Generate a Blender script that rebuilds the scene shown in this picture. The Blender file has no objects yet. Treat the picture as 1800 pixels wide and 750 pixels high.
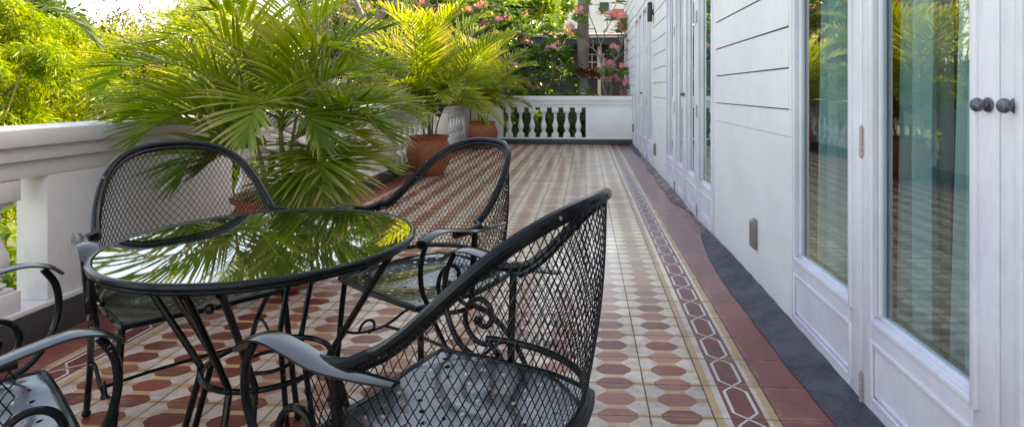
import bpy, math, random
import numpy as np
from mathutils import Vector, Matrix
R = math.radians
rng = np.random.default_rng(7)
random.seed(7)
scene = bpy.context.scene
col = scene.collection

# ------------------------------------------------------------------ helpers
def tag(o, label=None, cat=None, group=None, kind=None):
    if label: o['label'] = label
    if cat: o['category'] = cat
    if group: o['group'] = group
    if kind: o['kind'] = kind
    return o

def empty(name, loc=(0, 0, 0), rz=0.0):
    o = bpy.data.objects.new(name, None)
    o.empty_display_size = .1
    col.objects.link(o)
    o.location = loc
    o.rotation_euler = (0, 0, rz)
    return o

def copy_tree(o, parent=None):
    c = o.copy()
    col.objects.link(c)
    if parent is not None: c.parent = parent
    for ch in list(o.children): copy_tree(ch, c)
    return c

class MB:
    """collects geometry for ONE mesh object"""
    def __init__(s): s.v = []; s.f = []; s.n = 0; s.att = None
    def add(s, v, f):
        v = np.asarray(v, float).reshape(-1, 3)
        s.v.append(v)
        for q in f: s.f.append([int(i) + s.n for i in q])
        s.n += len(v)
        return s
    def box(s, a, b, bev=0.0):
        x0, x1 = sorted((a[0], b[0])); y0, y1 = sorted((a[1], b[1])); z0, z1 = sorted((a[2], b[2]))
        if bev <= 0 or min(x1-x0, y1-y0, z1-z0) < 2.2*bev:
            v = [(x0,y0,z0),(x1,y0,z0),(x1,y1,z0),(x0,y1,z0),(x0,y0,z1),(x1,y0,z1),(x1,y1,z1),(x0,y1,z1)]
            return s.add(v, [(0,3,2,1),(4,5,6,7),(0,1,5,4),(1,2,6,5),(2,3,7,6),(3,0,4,7)])
        bm = __import__('bmesh').new()
        import bmesh
        bmesh.ops.create_cube(bm, size=1)
        for q in bm.verts:
            q.co = Vector(((x0+x1)/2+q.co.x*(x1-x0), (y0+y1)/2+q.co.y*(y1-y0), (z0+z1)/2+q.co.z*(z1-z0)))
        bmesh.ops.bevel(bm, geom=bm.edges[:], offset=bev, segments=2, affect='EDGES', profile=.5)
        bm.verts.index_update()
        s.add([tuple(q.co) for q in bm.verts], [[w.index for w in fc.verts] for fc in bm.faces])
        bm.free()
        return s
    def tube(s, pts, r, seg=8, closed=False, cap=True, sx=1.0):
        P = np.asarray(pts, float); n = len(P)
        rr = np.full(n, r) if np.isscalar(r) else np.asarray(r, float)
        if closed: T = np.roll(P, -1, 0) - np.roll(P, 1, 0)
        else: T = np.gradient(P, axis=0)
        T /= np.linalg.norm(T, axis=1)[:, None] + 1e-12
        up = np.array([0, 0, 1.]) if abs(T[0, 2]) < .9 else np.array([1., 0, 0])
        N = np.cross(T[0], up); N /= np.linalg.norm(N)
        V = []
        a = np.linspace(0, 2*np.pi, seg, endpoint=False)
        for i in range(n):
            N = N - T[i]*np.dot(N, T[i]); N /= np.linalg.norm(N) + 1e-12
            B = np.cross(T[i], N)
            V.append(P[i] + rr[i]*(np.cos(a)[:, None]*N + sx*np.sin(a)[:, None]*B))
        F = []
        m = n if closed else n-1
        for i in range(m):
            j = (i+1) % n
            for k in range(seg):
                l = (k+1) % seg
                F.append((i*seg+k, i*seg+l, j*seg+l, j*seg+k))
        if cap and not closed:
            F.append(list(range(seg))[::-1]); F.append([(n-1)*seg+k for k in range(seg)])
        return s.add(np.vstack(V), F)
    def lathe(s, prof, seg=24, c=(0, 0, 0), close=False):
        a = np.linspace(0, 2*np.pi, seg, endpoint=False)
        V = []; F = []
        for (r, z) in prof:
            for t in a: V.append((c[0]+r*math.cos(t), c[1]+r*math.sin(t), c[2]+z))
        m = len(prof)
        for i in range(m-1):
            for k in range(seg):
                l = (k+1) % seg
                F.append((i*seg+k, i*seg+l, (i+1)*seg+l, (i+1)*seg+k))
        if close:
            F.append(list(range(seg))[::-1]); F.append([(m-1)*seg+k for k in range(seg)])
        return s.add(V, F)
    def ball(s, c, r, seg=10, sc=(1, 1, 1)):
        V = [(c[0], c[1], c[2]-r*sc[2])]; F = []
        rings = seg//2
        for i in range(1, rings):
            ph = -math.pi/2 + math.pi*i/rings
            for k in range(seg):
                t = 2*math.pi*k/seg
                V.append((c[0]+r*sc[0]*math.cos(ph)*math.cos(t), c[1]+r*sc[1]*math.cos(ph)*math.sin(t), c[2]+r*sc[2]*math.sin(ph)))
        V.append((c[0], c[1], c[2]+r*sc[2])); top = len(V)-1
        for k in range(seg):
            l = (k+1) % seg
            F.append((0, 1+l, 1+k)); F.append((top, 1+(rings-2)*seg+k, 1+(rings-2)*seg+l))
            for i in range(rings-2):
                F.append((1+i*seg+k, 1+i*seg+l, 1+(i+1)*seg+l, 1+(i+1)*seg+k))
        return s.add(V, F)
    def build(s, name, mat, parent=None, smooth=True, angle=35):
        V = np.vstack(s.v)
        me = bpy.data.meshes.new(name)
        me.from_pydata(V.tolist(), [], s.f)
        me.materials.append(mat)
        if smooth:
            me.polygons.foreach_set('use_smooth', [True]*len(me.polygons))
            me.update()
            try: me.set_sharp_from_angle(angle=R(angle))
            except Exception: pass
        me.update()
        o = bpy.data.objects.new(name, me)
        col.objects.link(o)
        if parent is not None: o.parent = parent
        return o

def quads_obj(name, V, Q, mat, parent=None, att=None, smooth=True):
    """fast numpy mesh, all quads; att = (name, per vertex floats)"""
    V = np.asarray(V, np.float32).reshape(-1, 3); Q = np.asarray(Q, np.int32).reshape(-1, 4)
    me = bpy.data.meshes.new(name)
    me.vertices.add(len(V)); me.vertices.foreach_set('co', V.ravel())
    me.loops.add(Q.size); me.loops.foreach_set('vertex_index', Q.ravel())
    me.polygons.add(len(Q)); me.polygons.foreach_set('loop_start', np.arange(0, Q.size, 4, dtype=np.int32))
    me.update(calc_edges=True)
    if smooth: me.polygons.foreach_set('use_smooth', np.ones(len(Q), dtype=bool))
    if att is not None:
        a = me.attributes.new(att[0], 'FLOAT', 'POINT'); a.data.foreach_set('value', np.asarray(att[1], np.float32))
    me.materials.append(mat)
    o = bpy.data.objects.new(name, me); col.objects.link(o)
    if parent is not None: o.parent = parent
    return o

def spline(pts, n=40, closed=False):
    """Catmull-Rom through points"""
    P = np.asarray(pts, float); m = len(P)
    if closed: Q = np.vstack([P[-1], P, P[0], P[1]])
    else: Q = np.vstack([2*P[0]-P[1], P, 2*P[-1]-P[-2]])
    segs = m if closed else m-1
    out = []
    per = max(2, n//segs)
    for i in range(segs):
        a, b, c, d = Q[i], Q[i+1], Q[i+2], Q[i+3]
        for k in range(per):
            t = k/per
            out.append(.5*((2*b)+(-a+c)*t+(2*a-5*b+4*c-d)*t*t+(-a+3*b-3*c+d)*t**3))
    if not closed: out.append(P[-1])
    return np.array(out)

# ------------------------------------------------------------------ node helpers
class NT:
    def __init__(s, name):
        s.m = bpy.data.materials.new(name); s.m.use_nodes = True
        s.t = s.m.node_tree; s.t.nodes.clear()
        s.out = s.t.nodes.new('ShaderNodeOutputMaterial')
    def n(s, typ, **kw):
        nd = s.t.nodes.new(typ)
        for k, v in kw.items(): setattr(nd, k, v)
        return nd
    def link(s, a, b): s.t.links.new(a, b)
    def _in(s, sock, v):
        if hasattr(v, 'is_linked') or isinstance(v, bpy.types.NodeSocket): s.link(v, sock)
        else: sock.default_value = v
    def math(s, op, a, b=None, c=None, clamp=False):
        nd = s.n('ShaderNodeMath', operation=op); nd.use_clamp = clamp
        s._in(nd.inputs[0], a)
        if b is not None: s._in(nd.inputs[1], b)
        if c is not None: s._in(nd.inputs[2], c)
        return nd.outputs[0]
    def mix(s, f, a, b, blend='MIX'):
        nd = s.n('ShaderNodeMix', data_type='RGBA', blend_type=blend)
        s._in(nd.inputs[0], f)
        for sock, v in ((nd.inputs[6], a), (nd.inputs[7], b)):
            if isinstance(v, tuple): v = (*v, 1) if len(v) == 3 else v
            s._in(sock, v)
        return nd.outputs[2]
    def noise(s, scale, detail=3, rough=.5, vec=None, dist=0.0):
        nd = s.n('ShaderNodeTexNoise'); nd.inputs['Scale'].default_value = scale
        nd.inputs['Detail'].default_value = detail; nd.inputs['Roughness'].default_value = rough
        nd.inputs['Distortion'].default_value = dist
        if vec is not None: s.link(vec, nd.inputs['Vector'])
        return nd.outputs['Fac']
    def obj(s): return s.n('ShaderNodeTexCoord').outputs['Object']
    def scaled(s, vec, sc):
        nd = s.n('ShaderNodeMapping'); s.link(vec, nd.inputs[0]); nd.inputs['Scale'].default_value = sc
        return nd.outputs[0]
    def ramp(s, f, lo, hi, a=0.0, b=1.0):
        nd = s.n('ShaderNodeMapRange'); s.link(f, nd.inputs[0])
        for i, v in zip((1, 2, 3, 4), (lo, hi, a, b)): nd.inputs[i].default_value = v
        return nd.outputs[0]
    def bump(s, h, strength=.3, dist=.01):
        nd = s.n('ShaderNodeBump'); s.link(h, nd.inputs['Height'])
        nd.inputs['Strength'].default_value = strength; nd.inputs['Distance'].default_value = dist
        return nd.outputs[0]
    def pbr(s, color, rough=.5, metal=0.0, spec=.5, normal=None, **kw):
        p = s.n('ShaderNodeBsdfPrincipled')
        if isinstance(color, tuple): color = (*color[:3], 1)
        s._in(p.inputs['Base Color'], color); s._in(p.inputs['Roughness'], rough)
        p.inputs['Metallic'].default_value = metal
        p.inputs['Specular IOR Level'].default_value = spec
        if normal is not None: s.link(normal, p.inputs['Normal'])
        for k, v in kw.items(): s._in(p.inputs[k.replace('_', ' ')], v)
        return p.outputs[0]
    def done(s, sh):
        s.link(sh, s.out.inputs[0]); return s.m

def mat_paint(name, c, c2, rough=.45, grime=.5, bump=.06):
    t = NT(name); v = t.obj()
    a = t.noise(2.2, 6, .65, v); b = t.noise(45, 3, .6, t.scaled(v, (1, 1, .25)))
    f = t.ramp(a, .42, .68)
    f = t.math('MULTIPLY', f, grime)
    spots = t.ramp(t.noise(160, 2, .5, v), .70, .76)
    colr = t.mix(f, c, c2)
    colr = t.mix(t.math('MULTIPLY', t.ramp(b, .5, .72), .28*grime*2), colr, c2)
    colr = t.mix(t.math('MULTIPLY', spots, .35), colr, tuple(.45*x for x in c2))
    n = t.bump(t.math('ADD', b, t.math('MULTIPLY', a, .6)), bump*3, .004)
    return t.done(t.pbr(colr, rough, normal=n))

M = {}
M['white'] = mat_paint('white_paint', (.75, .73, .79), (.55, .51, .59), .42, .55)
M['white_wall'] = mat_paint('white_wall_paint', (.80, .785, .80), (.64, .61, .63), .5, .45)
M['plaster'] = mat_paint('balustrade_plaster', (.70, .665, .67), (.54, .50, .50), .6, .6)
M['wood_gap'] = mat_paint('brown_gap', (.13, .065, .035), (.07, .035, .02), .8, .5)
M['plinth_dark'] = mat_paint('dark_plinth_paint', (.045, .042, .045), (.075, .062, .058), .5, .7)
M['dark_wall'] = mat_paint('dark_painted_wall', (.035, .04, .06), (.05, .055, .07), .7, .4)
M['pale_wall'] = mat_paint('pale_render', (.66, .63, .62), (.5, .48, .46), .8, .5)
M['red_panel'] = mat_paint('red_panel', (.5, .10, .06), (.4, .08, .05), .7, .3)
M['roof_pink'] = mat_paint('pinkish_roof', (.34, .24, .21), (.24, .17, .15), .8, .6)
M['interior'] = mat_paint('interior_walls', (.16, .12, .09), (.12, .09, .07), .8, .3)
M['black_lamp'] = mat_paint('black_lamp_paint', (.015, .015, .018), (.02, .02, .025), .4, .2)
M['cover'] = mat_paint('taupe_metal', (.20, .165, .145), (.14, .11, .10), .4, .5)
M['hinge'] = mat_paint('aged_hinge', (.42, .34, .36), (.25, .19, .19), .4, .8)

def mat_iron():
    t = NT('black_wrought_iron'); v = t.obj()
    a = t.noise(60, 4, .6, v); chips = t.ramp(t.noise(38, 3, .7, v), .70, .735)
    c = t.mix(t.ramp(a, .4, .7), (.004, .005, .006), (.008, .009, .010))
    c = t.mix(chips, c, (.32, .27, .25))
    r = t.math('ADD', .2, t.math('MULTIPLY', chips, .5))
    n = t.bump(t.noise(140, 3, .6, v), .10, .002)
    return t.done(t.pbr(c, r, normal=n, spec=.2))
M['iron'] = mat_iron()
def mat_sheet(name='black_gloss_sheet', ior=1.85):
    t = NT(name); v = t.obj()
    a = t.noise(30, 4, .6, v)
    c = t.mix(t.ramp(a, .4, .7), (.004, .006, .005), (.008, .011, .009))
    n = t.bump(t.noise(9, 2, .5, v), .25, .012)
    rr = t.math('ADD', .12, t.math('MULTIPLY', t.noise(14, 4, .6, v), .16))
    p = t.pbr(c, rr, normal=n, IOR=ior, Coat_Weight=.3, Coat_Roughness=.05)
    return t.done(p)
M['sheet'] = mat_sheet(); M['strap'] = mat_sheet('black_gloss_strap', 1.65)
def mat_top():
    t = NT('black_glass_top'); v = t.obj()
    n = t.bump(t.noise(5, 2, .5, v), .03, .01)
    dust = t.math('ADD', t.ramp(t.noise(90, 3, .7, v), .45, .8, .012, .05), t.ramp(t.noise(6, 5, .75, v, .7), .55, .75, 0.0, .07))
    p = t.pbr((.006, .008, .008), dust, normal=n, IOR=2.3, Coat_Weight=1.0, Coat_Roughness=.02, Coat_IOR=1.6)
    return t.done(p)
M['top'] = mat_top()
def mat_knob():
    t = NT('aged_pewter_knob'); v = t.obj()
    a = t.noise(120, 4, .7, v)
    c = t.mix(t.ramp(a, .35, .65), (.045, .045, .055), (.20, .20, .24))
    return t.done(t.pbr(c, t.ramp(a, .3, .7, .5, .3), metal=.6, normal=t.bump(a, .5, .004)))
M['knob'] = mat_knob()

def mat_terracotta():
    t = NT('terracotta'); v = t.obj()
    a = t.noise(5, 6, .65, v); b = t.noise(70, 3, .6, t.scaled(v, (1, 1, .3)))
    c = t.mix(t.ramp(a, .35, .65), (.27, .055, .020), (.42, .11, .04))
    c = t.mix(t.math('MULTIPLY', t.ramp(b, .5, .8), .5), c, (.46, .20, .12))
    c = t.mix(t.math('MULTIPLY', t.ramp(t.noise(3.3, 5, .7, v, .8), .52, .66), .45), c, (.16, .05, .03))
    return t.done(t.pbr(c, .6, normal=t.bump(b, .3, .006)))
M['terracotta'] = mat_terracotta()
M['soil'] = mat_paint('potting_soil', (.03, .02, .014), (.05, .035, .02), .95, .8, .6)

def mat_floor():
    t = NT('patterned_cement_tiles')
    T = .2125
    v = t.obj()
    sep = t.n('ShaderNodeSeparateXYZ'); t.link(v, sep.inputs[0])
    X, Y = sep.outputs[0], sep.outputs[1]
    m = t.math
    # slight wobble so the lines are not ruler straight
    wob = m('MULTIPLY', m('SUBTRACT', t.noise(9, 2, .5, v), .5), .004)
    Xw = m('ADD', X, wob); Yw = m('ADD', m('SUBTRACT', Y, .0125), wob)
    gx = m('DIVIDE', Xw, T); gy = m('DIVIDE', Yw, T)
    fx = m('SUBTRACT', gx, m('FLOOR', gx)); fy = m('SUBTRACT', gy, m('FLOOR', gy))
    u = m('ABSOLUTE', m('SUBTRACT', fx, .5))                       # 0 at column centre
    gy2 = m('MULTIPLY', gy, 2.0); h = m('SUBTRACT', gy2, m('ROUND', gy2))
    w = m('MULTIPLY', m('ABSOLUTE', h), .5)                         # distance to octagon row, in tiles
    lt = lambda a, b: m('LESS_THAN', a, b)
    AND = lambda a, b: m('MULTIPLY', a, b)
    OR = lambda a, b: m('MAXIMUM', a, b)
    octa = AND(lt(u, .315), lt(w, .19))
    cut = m('ADD', m('DIVIDE', m('SUBTRACT', u, .185), .13), m('DIVIDE', m('SUBTRACT', w, .065), .125))
    octa = AND(octa, lt(cut, 1.0))
    vlink = AND(lt(u, .165), m('GREATER_THAN', w, .1))
    hlink = AND(m('GREATER_THAN', u, .2), lt(w, .062))
    peach = OR(vlink, hlink)
    # per tile variation
    cell = t.n('ShaderNodeCombineXYZ'); t.link(m('FLOOR', gx), cell.inputs[0]); t.link(m('FLOOR', gy), cell.inputs[1])
    wn = t.n('ShaderNodeTexWhiteNoise', noise_dimensions='2D'); t.link(cell.outputs[0], wn.inputs['Vector'])
    rnd = wn.outputs['Value']
    cell2 = t.n('ShaderNodeCombineXYZ'); t.link(m('FLOOR', gx), cell2.inputs[0]); t.link(m('ROUND', gy2), cell2.inputs[1])
    wn2 = t.n('ShaderNodeTexWhiteNoise', noise_dimensions='2D'); t.link(cell2.outputs[0], wn2.inputs['Vector'])
    rnd2 = wn2.outputs['Value']
    blot = t.noise(11, 5, .65, v); fine = t.noise(120, 4, .7, v); big = t.noise(1.1, 3, .5, v)
    white = t.mix(t.ramp(blot, .40, .66), (.66, .53, .47), (.46, .33, .24))
    peachc = t.mix(t.ramp(blot, .35, .7), (.60, .36, .18), (.42, .24, .12))
    redA = t.mix(rnd2, (.15, .024, .016), (.32, .062, .034))
    worn = m('MULTIPLY', t.ramp(m('ADD', m('MULTIPLY', big, .7), m('MULTIPLY', rnd2, .3)), .50, .66), .6)
    # rubbed wear beside the doors, widened and paled to paint in floor glare
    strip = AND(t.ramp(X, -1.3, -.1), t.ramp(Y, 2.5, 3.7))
    worn_glare = m('MULTIPLY', m('MAXIMUM', m('MULTIPLY', worn, .45), AND(strip, t.ramp(m('ADD', blot, m('MULTIPLY', rnd2, .25)), .42, .70, .35, .9))), 1.0)
    glare_mask = AND(AND(t.ramp(X, -.9, .02), t.ramp(X, .46, .40)), AND(t.ramp(Y, 3.2, 4.3), t.ramp(Y, 10.0, 6.5)))  # painted glare: cream fades the pattern down the middle of the far floor
    worn_glare = m('MAXIMUM', worn_glare, m('MULTIPLY', glare_mask, t.ramp(blot, .2, .6, .92, .70)))
    redc = t.mix(worn_glare, redA, (.66, .46, .32))
    white = t.mix(m('MULTIPLY', strip, .85), white, (.88, .70, .50))  # far whites turned cream for wear and painted glare
    fieldc = t.mix(octa, t.mix(peach, white, peachc), redc)
    # border tiles
    def border(s):       # s 0..1 across the tile, outward
        tan1 = lt(s, .14); wh1 = AND(m('GREATER_THAN', s, .14), lt(s, .25))
        wh2 = AND(m('GREATER_THAN', s, .79), lt(s, .86)); tan2 = m('GREATER_THAN', s, .86)
        c0 = m('ABSOLUTE', m('SUBTRACT', s, .52))
        d = m('MINIMUM', fy, m('SUBTRACT', 1.0, fy))               # 0 on the tile line
        half = m('MINIMUM', m('MULTIPLY', m('ABSOLUTE', m('SUBTRACT', d, .0)), 1.05), .185)
        line = lt(m('ABSOLUTE', m('SUBTRACT', c0, half)), .026)
        inner = t.mix(line, redc2, (.62, .55, .53))
        c = t.mix(OR(wh1, wh2), inner, white)
        return t.mix(OR(tan1, tan2), c, peachc)
    redc2 = t.mix(t.ramp(blot, .3, .75), (.13, .018, .014), (.22, .040, .028))
    sR = m('DIVIDE', m('SUBTRACT', X, .425), T); sL = m('DIVIDE', m('SUBTRACT', -1.9125, X), T)
    bR = border(sR); bL = border(sL)
    isR = AND(m('GREATER_THAN', X, .425), lt(X, .6375)); isL = AND(lt(X, -1.9125), m('GREATER_THAN', X, -2.125))
    plain = OR(m('GREATER_THAN', X, .6375), lt(X, -2.125))
    redp = t.mix(t.ramp(blot, .3, .7), (.18, .038, .034), (.30, .078, .062))
    c = t.mix(isR, fieldc, bR); c = t.mix(isL, c, bL); c = t.mix(plain, c, redp)
    # per tile tint + dirt
    c = t.mix(1.0, c, t.mix(rnd, (.78, .77, .77), (1.10, 1.08, 1.05)), 'MULTIPLY')
    c = t.mix(m('MULTIPLY', t.ramp(fine, .48, .75), .30), c, (.20, .13, .11))
    stain = t.ramp(t.noise(5.5, 6, .75, v, .6), .56, .70)
    c = t.mix(m('MULTIPLY', stain, .45), c, (.22, .15, .12))
    # ochre staining creeping along the joints
    nj = m('MINIMUM', m('MINIMUM', fx, m('SUBTRACT', 1.0, fx)), m('MINIMUM', fy, m('SUBTRACT', 1.0, fy)))
    och = m('MULTIPLY', t.ramp(nj, .13, .01), t.ramp(t.noise(7.5, 5, .7, v), .45, .62))
    c = t.mix(m('MULTIPLY', och, .55), c, (.42, .24, .11))
    # grout
    ex = m('MINIMUM', fx, m('SUBTRACT', 1.0, fx)); ey = m('MINIMUM', fy, m('SUBTRACT', 1.0, fy))
    gw = m('ADD', .004, m('MULTIPLY', t.noise(22, 3, .6, v), .018))
    gwy = m('MULTIPLY', gw, .75)
    gr = OR(lt(ex, gw), lt(ey, gwy))
    c = t.mix(m('MULTIPLY', gr, .85), c, (.055, .035, .03))
    rough = m('ADD', t.ramp(blot, .3, .75, .34, .52), m('MULTIPLY', gr, .4))
    hgt = m('SUBTRACT', m('ADD', m('MULTIPLY', fine, .10), m('MULTIPLY', rnd, .12)), m('MULTIPLY', gr, .8))
    nrm = t.bump(hgt, .35, .003)
    return t.done(t.pbr(c, rough, normal=nrm, spec=.4, Coat_Weight=m('ADD', .06, m('MULTIPLY', strip, .8)), Coat_Roughness=.16, Coat_IOR=1.5))
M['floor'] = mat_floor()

def mat_fillet():
    t = NT('dark_cement_fillet'); v = t.obj()
    sep = t.n('ShaderNodeSeparateXYZ'); t.link(v, sep.inputs[0])
    a = t.noise(6, 6, .7, v, .4); b = t.noise(60, 4, .7, v)
    c = t.mix(t.ramp(a, .42, .62), (.022, .032, .055), (.085, .085, .115))
    c = t.mix(t.math('MULTIPLY', t.ramp(b, .48, .68), .55), c, (.13, .075, .085))
    c = t.mix(t.math('MULTIPLY', t.ramp(t.noise(3.2, 5, .7, v, .5), .50, .66), .4), c, (.16, .10, .10))
    far = t.ramp(sep.outputs[1], 4.2, 4.7)
    far = t.math('MULTIPLY', far, t.ramp(sep.outputs[1], 10.0, 9.2))
    red = t.mix(t.ramp(a, .45, .6), (.16, .075, .075), (.34, .25, .24))
    c = t.mix(far, c, red)
    return t.done(t.pbr(c, .55, normal=t.bump(t.math('ADD', a, b), .9, .02)))
M['fillet'] = mat_fillet()

def mat_leaf(name, c1, c2, tip=None, trans=.4, rough=.42, vary=.6, spec=.5, nscale=1.6):
    t = NT(name); v = t.obj()
    oi = t.n('ShaderNodeObjectInfo')
    geo = t.n('ShaderNodeNewGeometry')
    f = t.math('ADD', t.math('MULTIPLY', t.noise(nscale, 3, .6, v), .9), t.math('MULTIPLY', oi.outputs['Random'], .3))
    f = t.math('ADD', f, t.math('MULTIPLY', geo.outputs['Random Per Island'], .35))
    f = t.ramp(f, .35, 1.15)
    c = t.mix(f, c1, c2)
    if tip is not None:
        at = t.n('ShaderNodeAttribute'); at.attribute_name = 'tip'
        g = t.math('MULTIPLY', t.ramp(at.outputs['Fac'], .45, 1.0), t.ramp(t.math('ADD', oi.outputs['Random'], geo.outputs['Random Per Island']), .6, 1.2))
        c = t.mix(g, c, tip)
    p = t.pbr(c, rough, spec=spec)
    tr = t.n('ShaderNodeBsdfTranslucent')
    tc = t.mix(1.0, c, (1.5, 1.45, .6), 'MULTIPLY'); t.link(tc, tr.inputs[0])
    mx = t.n('ShaderNodeMixShader'); mx.inputs[0].default_value = trans
    t.link(p, mx.inputs[1]); t.link(tr.outputs[0], mx.inputs[2])
    return t.done(mx.outputs[0])
M['palm'] = mat_leaf('palm_leaflets', (.05, .13, .012), (.27, .34, .016), tip=(.46, .36, .19), trans=.5)
M['palm_dark'] = mat_leaf('dark_palm_leaves', (.03, .06, .03), (.07, .12, .06), trans=.25)
M['bamboo'] = mat_leaf('bamboo_leaves', (.09, .19, .006), (.31, .38, .012), trans=.5, nscale=.9)
M['bamboo_deep'] = mat_leaf('deep_green_leaves', (.05, .12, .014), (.17, .27, .025), trans=.4, nscale=.9)
M['frangi'] = mat_leaf('frangipani_leaves', (.035, .12, .035), (.17, .29, .045), trans=.35, rough=.3, spec=.6)
M['vine'] = mat_leaf('vine_leaves', (.10, .12, .025), (.26, .26, .05), trans=.4)
M['redleaf'] = mat_leaf('dark_red_leaves', (.05, .018, .02), (.10, .03, .03), trans=.3)
M['tree_dark'] = mat_leaf('tree_leaves', (.025, .06, .012), (.09, .16, .02), trans=.3)
M['flower'] = mat_leaf('pink_petals', (.75, .14, .32), (.9, .50, .58), trans=.35, rough=.5)
M['bark'] = mat_paint('grey_bark', (.22, .18, .16), (.12, .095, .08), .85, .8, .5)
M['stem'] = mat_paint('palm_stem', (.16, .17, .05), (.20, .13, .06), .5, .8, .2)
M['culm'] = mat_paint('bamboo_culm', (.42, .33, .10), (.30, .24, .08), .5, .6, .1)
M['grass'] = mat_paint('garden_lawn', (.05, .085, .02), (.08, .07, .03), .9, .8, .6)
M['dryfern'] = mat_leaf('dry_fern', (.15, .05, .02), (.26, .10, .04), trans=.2)

def mat_glass():
    t = NT('door_glass')
    fr = t.n('ShaderNodeFresnel'); fr.inputs[0].default_value = 1.62
    v = t.obj()
    nb = t.bump(t.noise(1.6, 1, .4, v), .04, .02); t.link(nb, fr.inputs['Normal'])
    g = t.n('ShaderNodeBsdfGlossy'); g.inputs['Roughness'].default_value = .015; g.inputs[0].default_value = (.93, 1, .97, 1); t.link(nb, g.inputs['Normal'])
    tr = t.n('ShaderNodeBsdfTransparent'); tr.inputs[0].default_value = (.80, .93, .94, 1)
    mx = t.n('ShaderNodeMixShader'); geo = t.n('ShaderNodeNewGeometry'); f = t.math('MULTIPLY', t.math('ADD', t.math('MULTIPLY', fr.outputs[0], 2.1), .04, clamp=True), t.math('SUBTRACT', 1.0, geo.outputs['Backfacing'])); t.link(f, mx.inputs[0])
    t.link(tr.outputs[0], mx.inputs[1]); t.link(g.outputs[0], mx.inputs[2])
    return t.done(mx.outputs[0])
M['glass'] = mat_glass()
def mat_cloth(name, c):
    t = NT(name); v = t.obj()
    d = t.n('ShaderNodeBsdfDiffuse'); d.inputs[0].default_value = (*c, 1)
    tr = t.n('ShaderNodeBsdfTranslucent'); tr.inputs[0].default_value = (*c, 1)
    mx = t.n('ShaderNodeMixShader'); mx.inputs[0].default_value = .3
    t.link(d.outputs[0], mx.inputs[1]); t.link(tr.outputs[0], mx.inputs[2])
    return t.done(mx.outputs[0])
M['sheer'] = mat_cloth('pale_curtain', (.60, .66, .64))
M['drape'] = mat_cloth('brown_drape', (.22, .13, .07))

# ------------------------------------------------------------------ camera, world, sun
cam = bpy.data.cameras.new('camera'); co = bpy.data.objects.new('camera', cam); col.objects.link(co)
CH = 1.08
co.location = (0, 0, CH)
co.rotation_euler = (R(90), 0, math.atan(54/1010.))
cam.sensor_width = 36; cam.lens = 1010/1800*36
cam.shift_x = -(976-900)/1800; cam.shift_y = -(375-160)/1800
cam.clip_start = .02; cam.clip_end = 3000
scene.camera = co

SUN_EL, SUN_AZ = R(42.8), math.atan2(.86, .51)        # azimuth from +Y towards +X
w = bpy.data.worlds.new('World'); scene.world = w; w.use_nodes = True
nt = w.node_tree; nt.nodes.clear()
sky = nt.nodes.new('ShaderNodeTexSky'); sky.sky_type = 'NISHITA'; sky.sun_disc = False
sky.sun_elevation = SUN_EL; sky.sun_rotation = SUN_AZ
sky.air_density = 1.0; sky.dust_density = 1.2; sky.ozone_density = 2.0
bg = nt.nodes.new('ShaderNodeBackground'); bg.inputs[1].default_value = .15
wo = nt.nodes.new('ShaderNodeOutputWorld')
nt.links.new(sky.outputs[0], bg.inputs[0]); nt.links.new(bg.outputs[0], wo.inputs[0])
sl = bpy.data.lights.new('sun', 'SUN'); sl.energy = 3.8; sl.angle = R(.6); sl.color = (1, .88, .70)
so = bpy.data.objects.new('sun', sl); col.objects.link(so); so.location = (6, 4, 9)
d = Vector((math.sin(SUN_AZ)*math.cos(SUN_EL), math.cos(SUN_AZ)*math.cos(SUN_EL), math.sin(SUN_EL)))
so.rotation_euler = d.to_track_quat('Z', 'Y').to_euler()
scene.view_settings.view_transform = 'Standard'
scene.view_settings.look = 'None'; scene.view_settings.gamma = 1
scene.view_settings.exposure = 2.35
scene.view_settings.use_white_balance = True
scene.view_settings.white_balance_temperature = 9900
scene.view_settings.white_balance_tint = 14

# ------------------------------------------------------------------ setting
G = -3.6
XW = .93; XL = -2.36; YE = 11.6
g = MB(); n = 24
xs = np.linspace(-160, 160, n)
g.add([(x, y+60, G) for y in xs for x in xs], [(j*n+i, j*n+i+1, (j+1)*n+i+1, (j+1)*n+i) for j in range(n-1) for i in range(n-1)])
tag(g.build('ground', M['grass']), kind='structure')
t = MB().box((-2.52, -3.5, -.25), (XW-.002, YE+.14, 0))
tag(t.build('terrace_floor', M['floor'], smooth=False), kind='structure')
t = MB().box((-2.46, -3.4, G), (XW-.05, YE+.08, -.252))
tag(t.build('terrace_base_wall', M['plaster'], smooth=False), kind='structure')

# cement fillet along the house wall
wt = [(-3.4, .12), (1.2, .13), (1.6, .13), (1.9, .12), (2.05, .132), (2.3, .142), (2.8, .148), (3.25, .156), (3.7, .140), (3.95, .118), (4.2, .092), (4.38, .068), (4.5, .04),
      (4.62, .02), (5.3, .02), (5.45, .05), (5.6, .095), (6.0, .10), (6.3, .085), (6.6, .11), (6.9, .09), (7.4, .06), (7.7, .10), (8.1, .085), (8.6, .05), (9.2, .03), (9.5, .05), (9.9, .085), (11.6, .08)]
ys = np.concatenate([np.arange(-3.4, 1.2, .2), np.arange(1.2, 11.6, .05)])
W = np.interp(ys, [a for a, b in wt], [b for a, b in wt]) + .0025*np.sin(ys*17)+.0015*np.sin(ys*61+1)
V = []; F = []
K = 7
for i, y in enumerate(ys):
    wv = max(W[i], .012)
    for k in range(K):
        q = k/(K-1)
        V.append((XW-.001-wv*q, y, .0035+(.010+.22*wv)*(1-q)**1.3+(.002*math.sin(y*31+k) if k < K-1 else 0)))
for i in range(len(ys)-1):
    for k in range(K-1):
        F.append((i*K+k, i*K+k+1, (i+1)*K+k+1, (i+1)*K+k))
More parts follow.
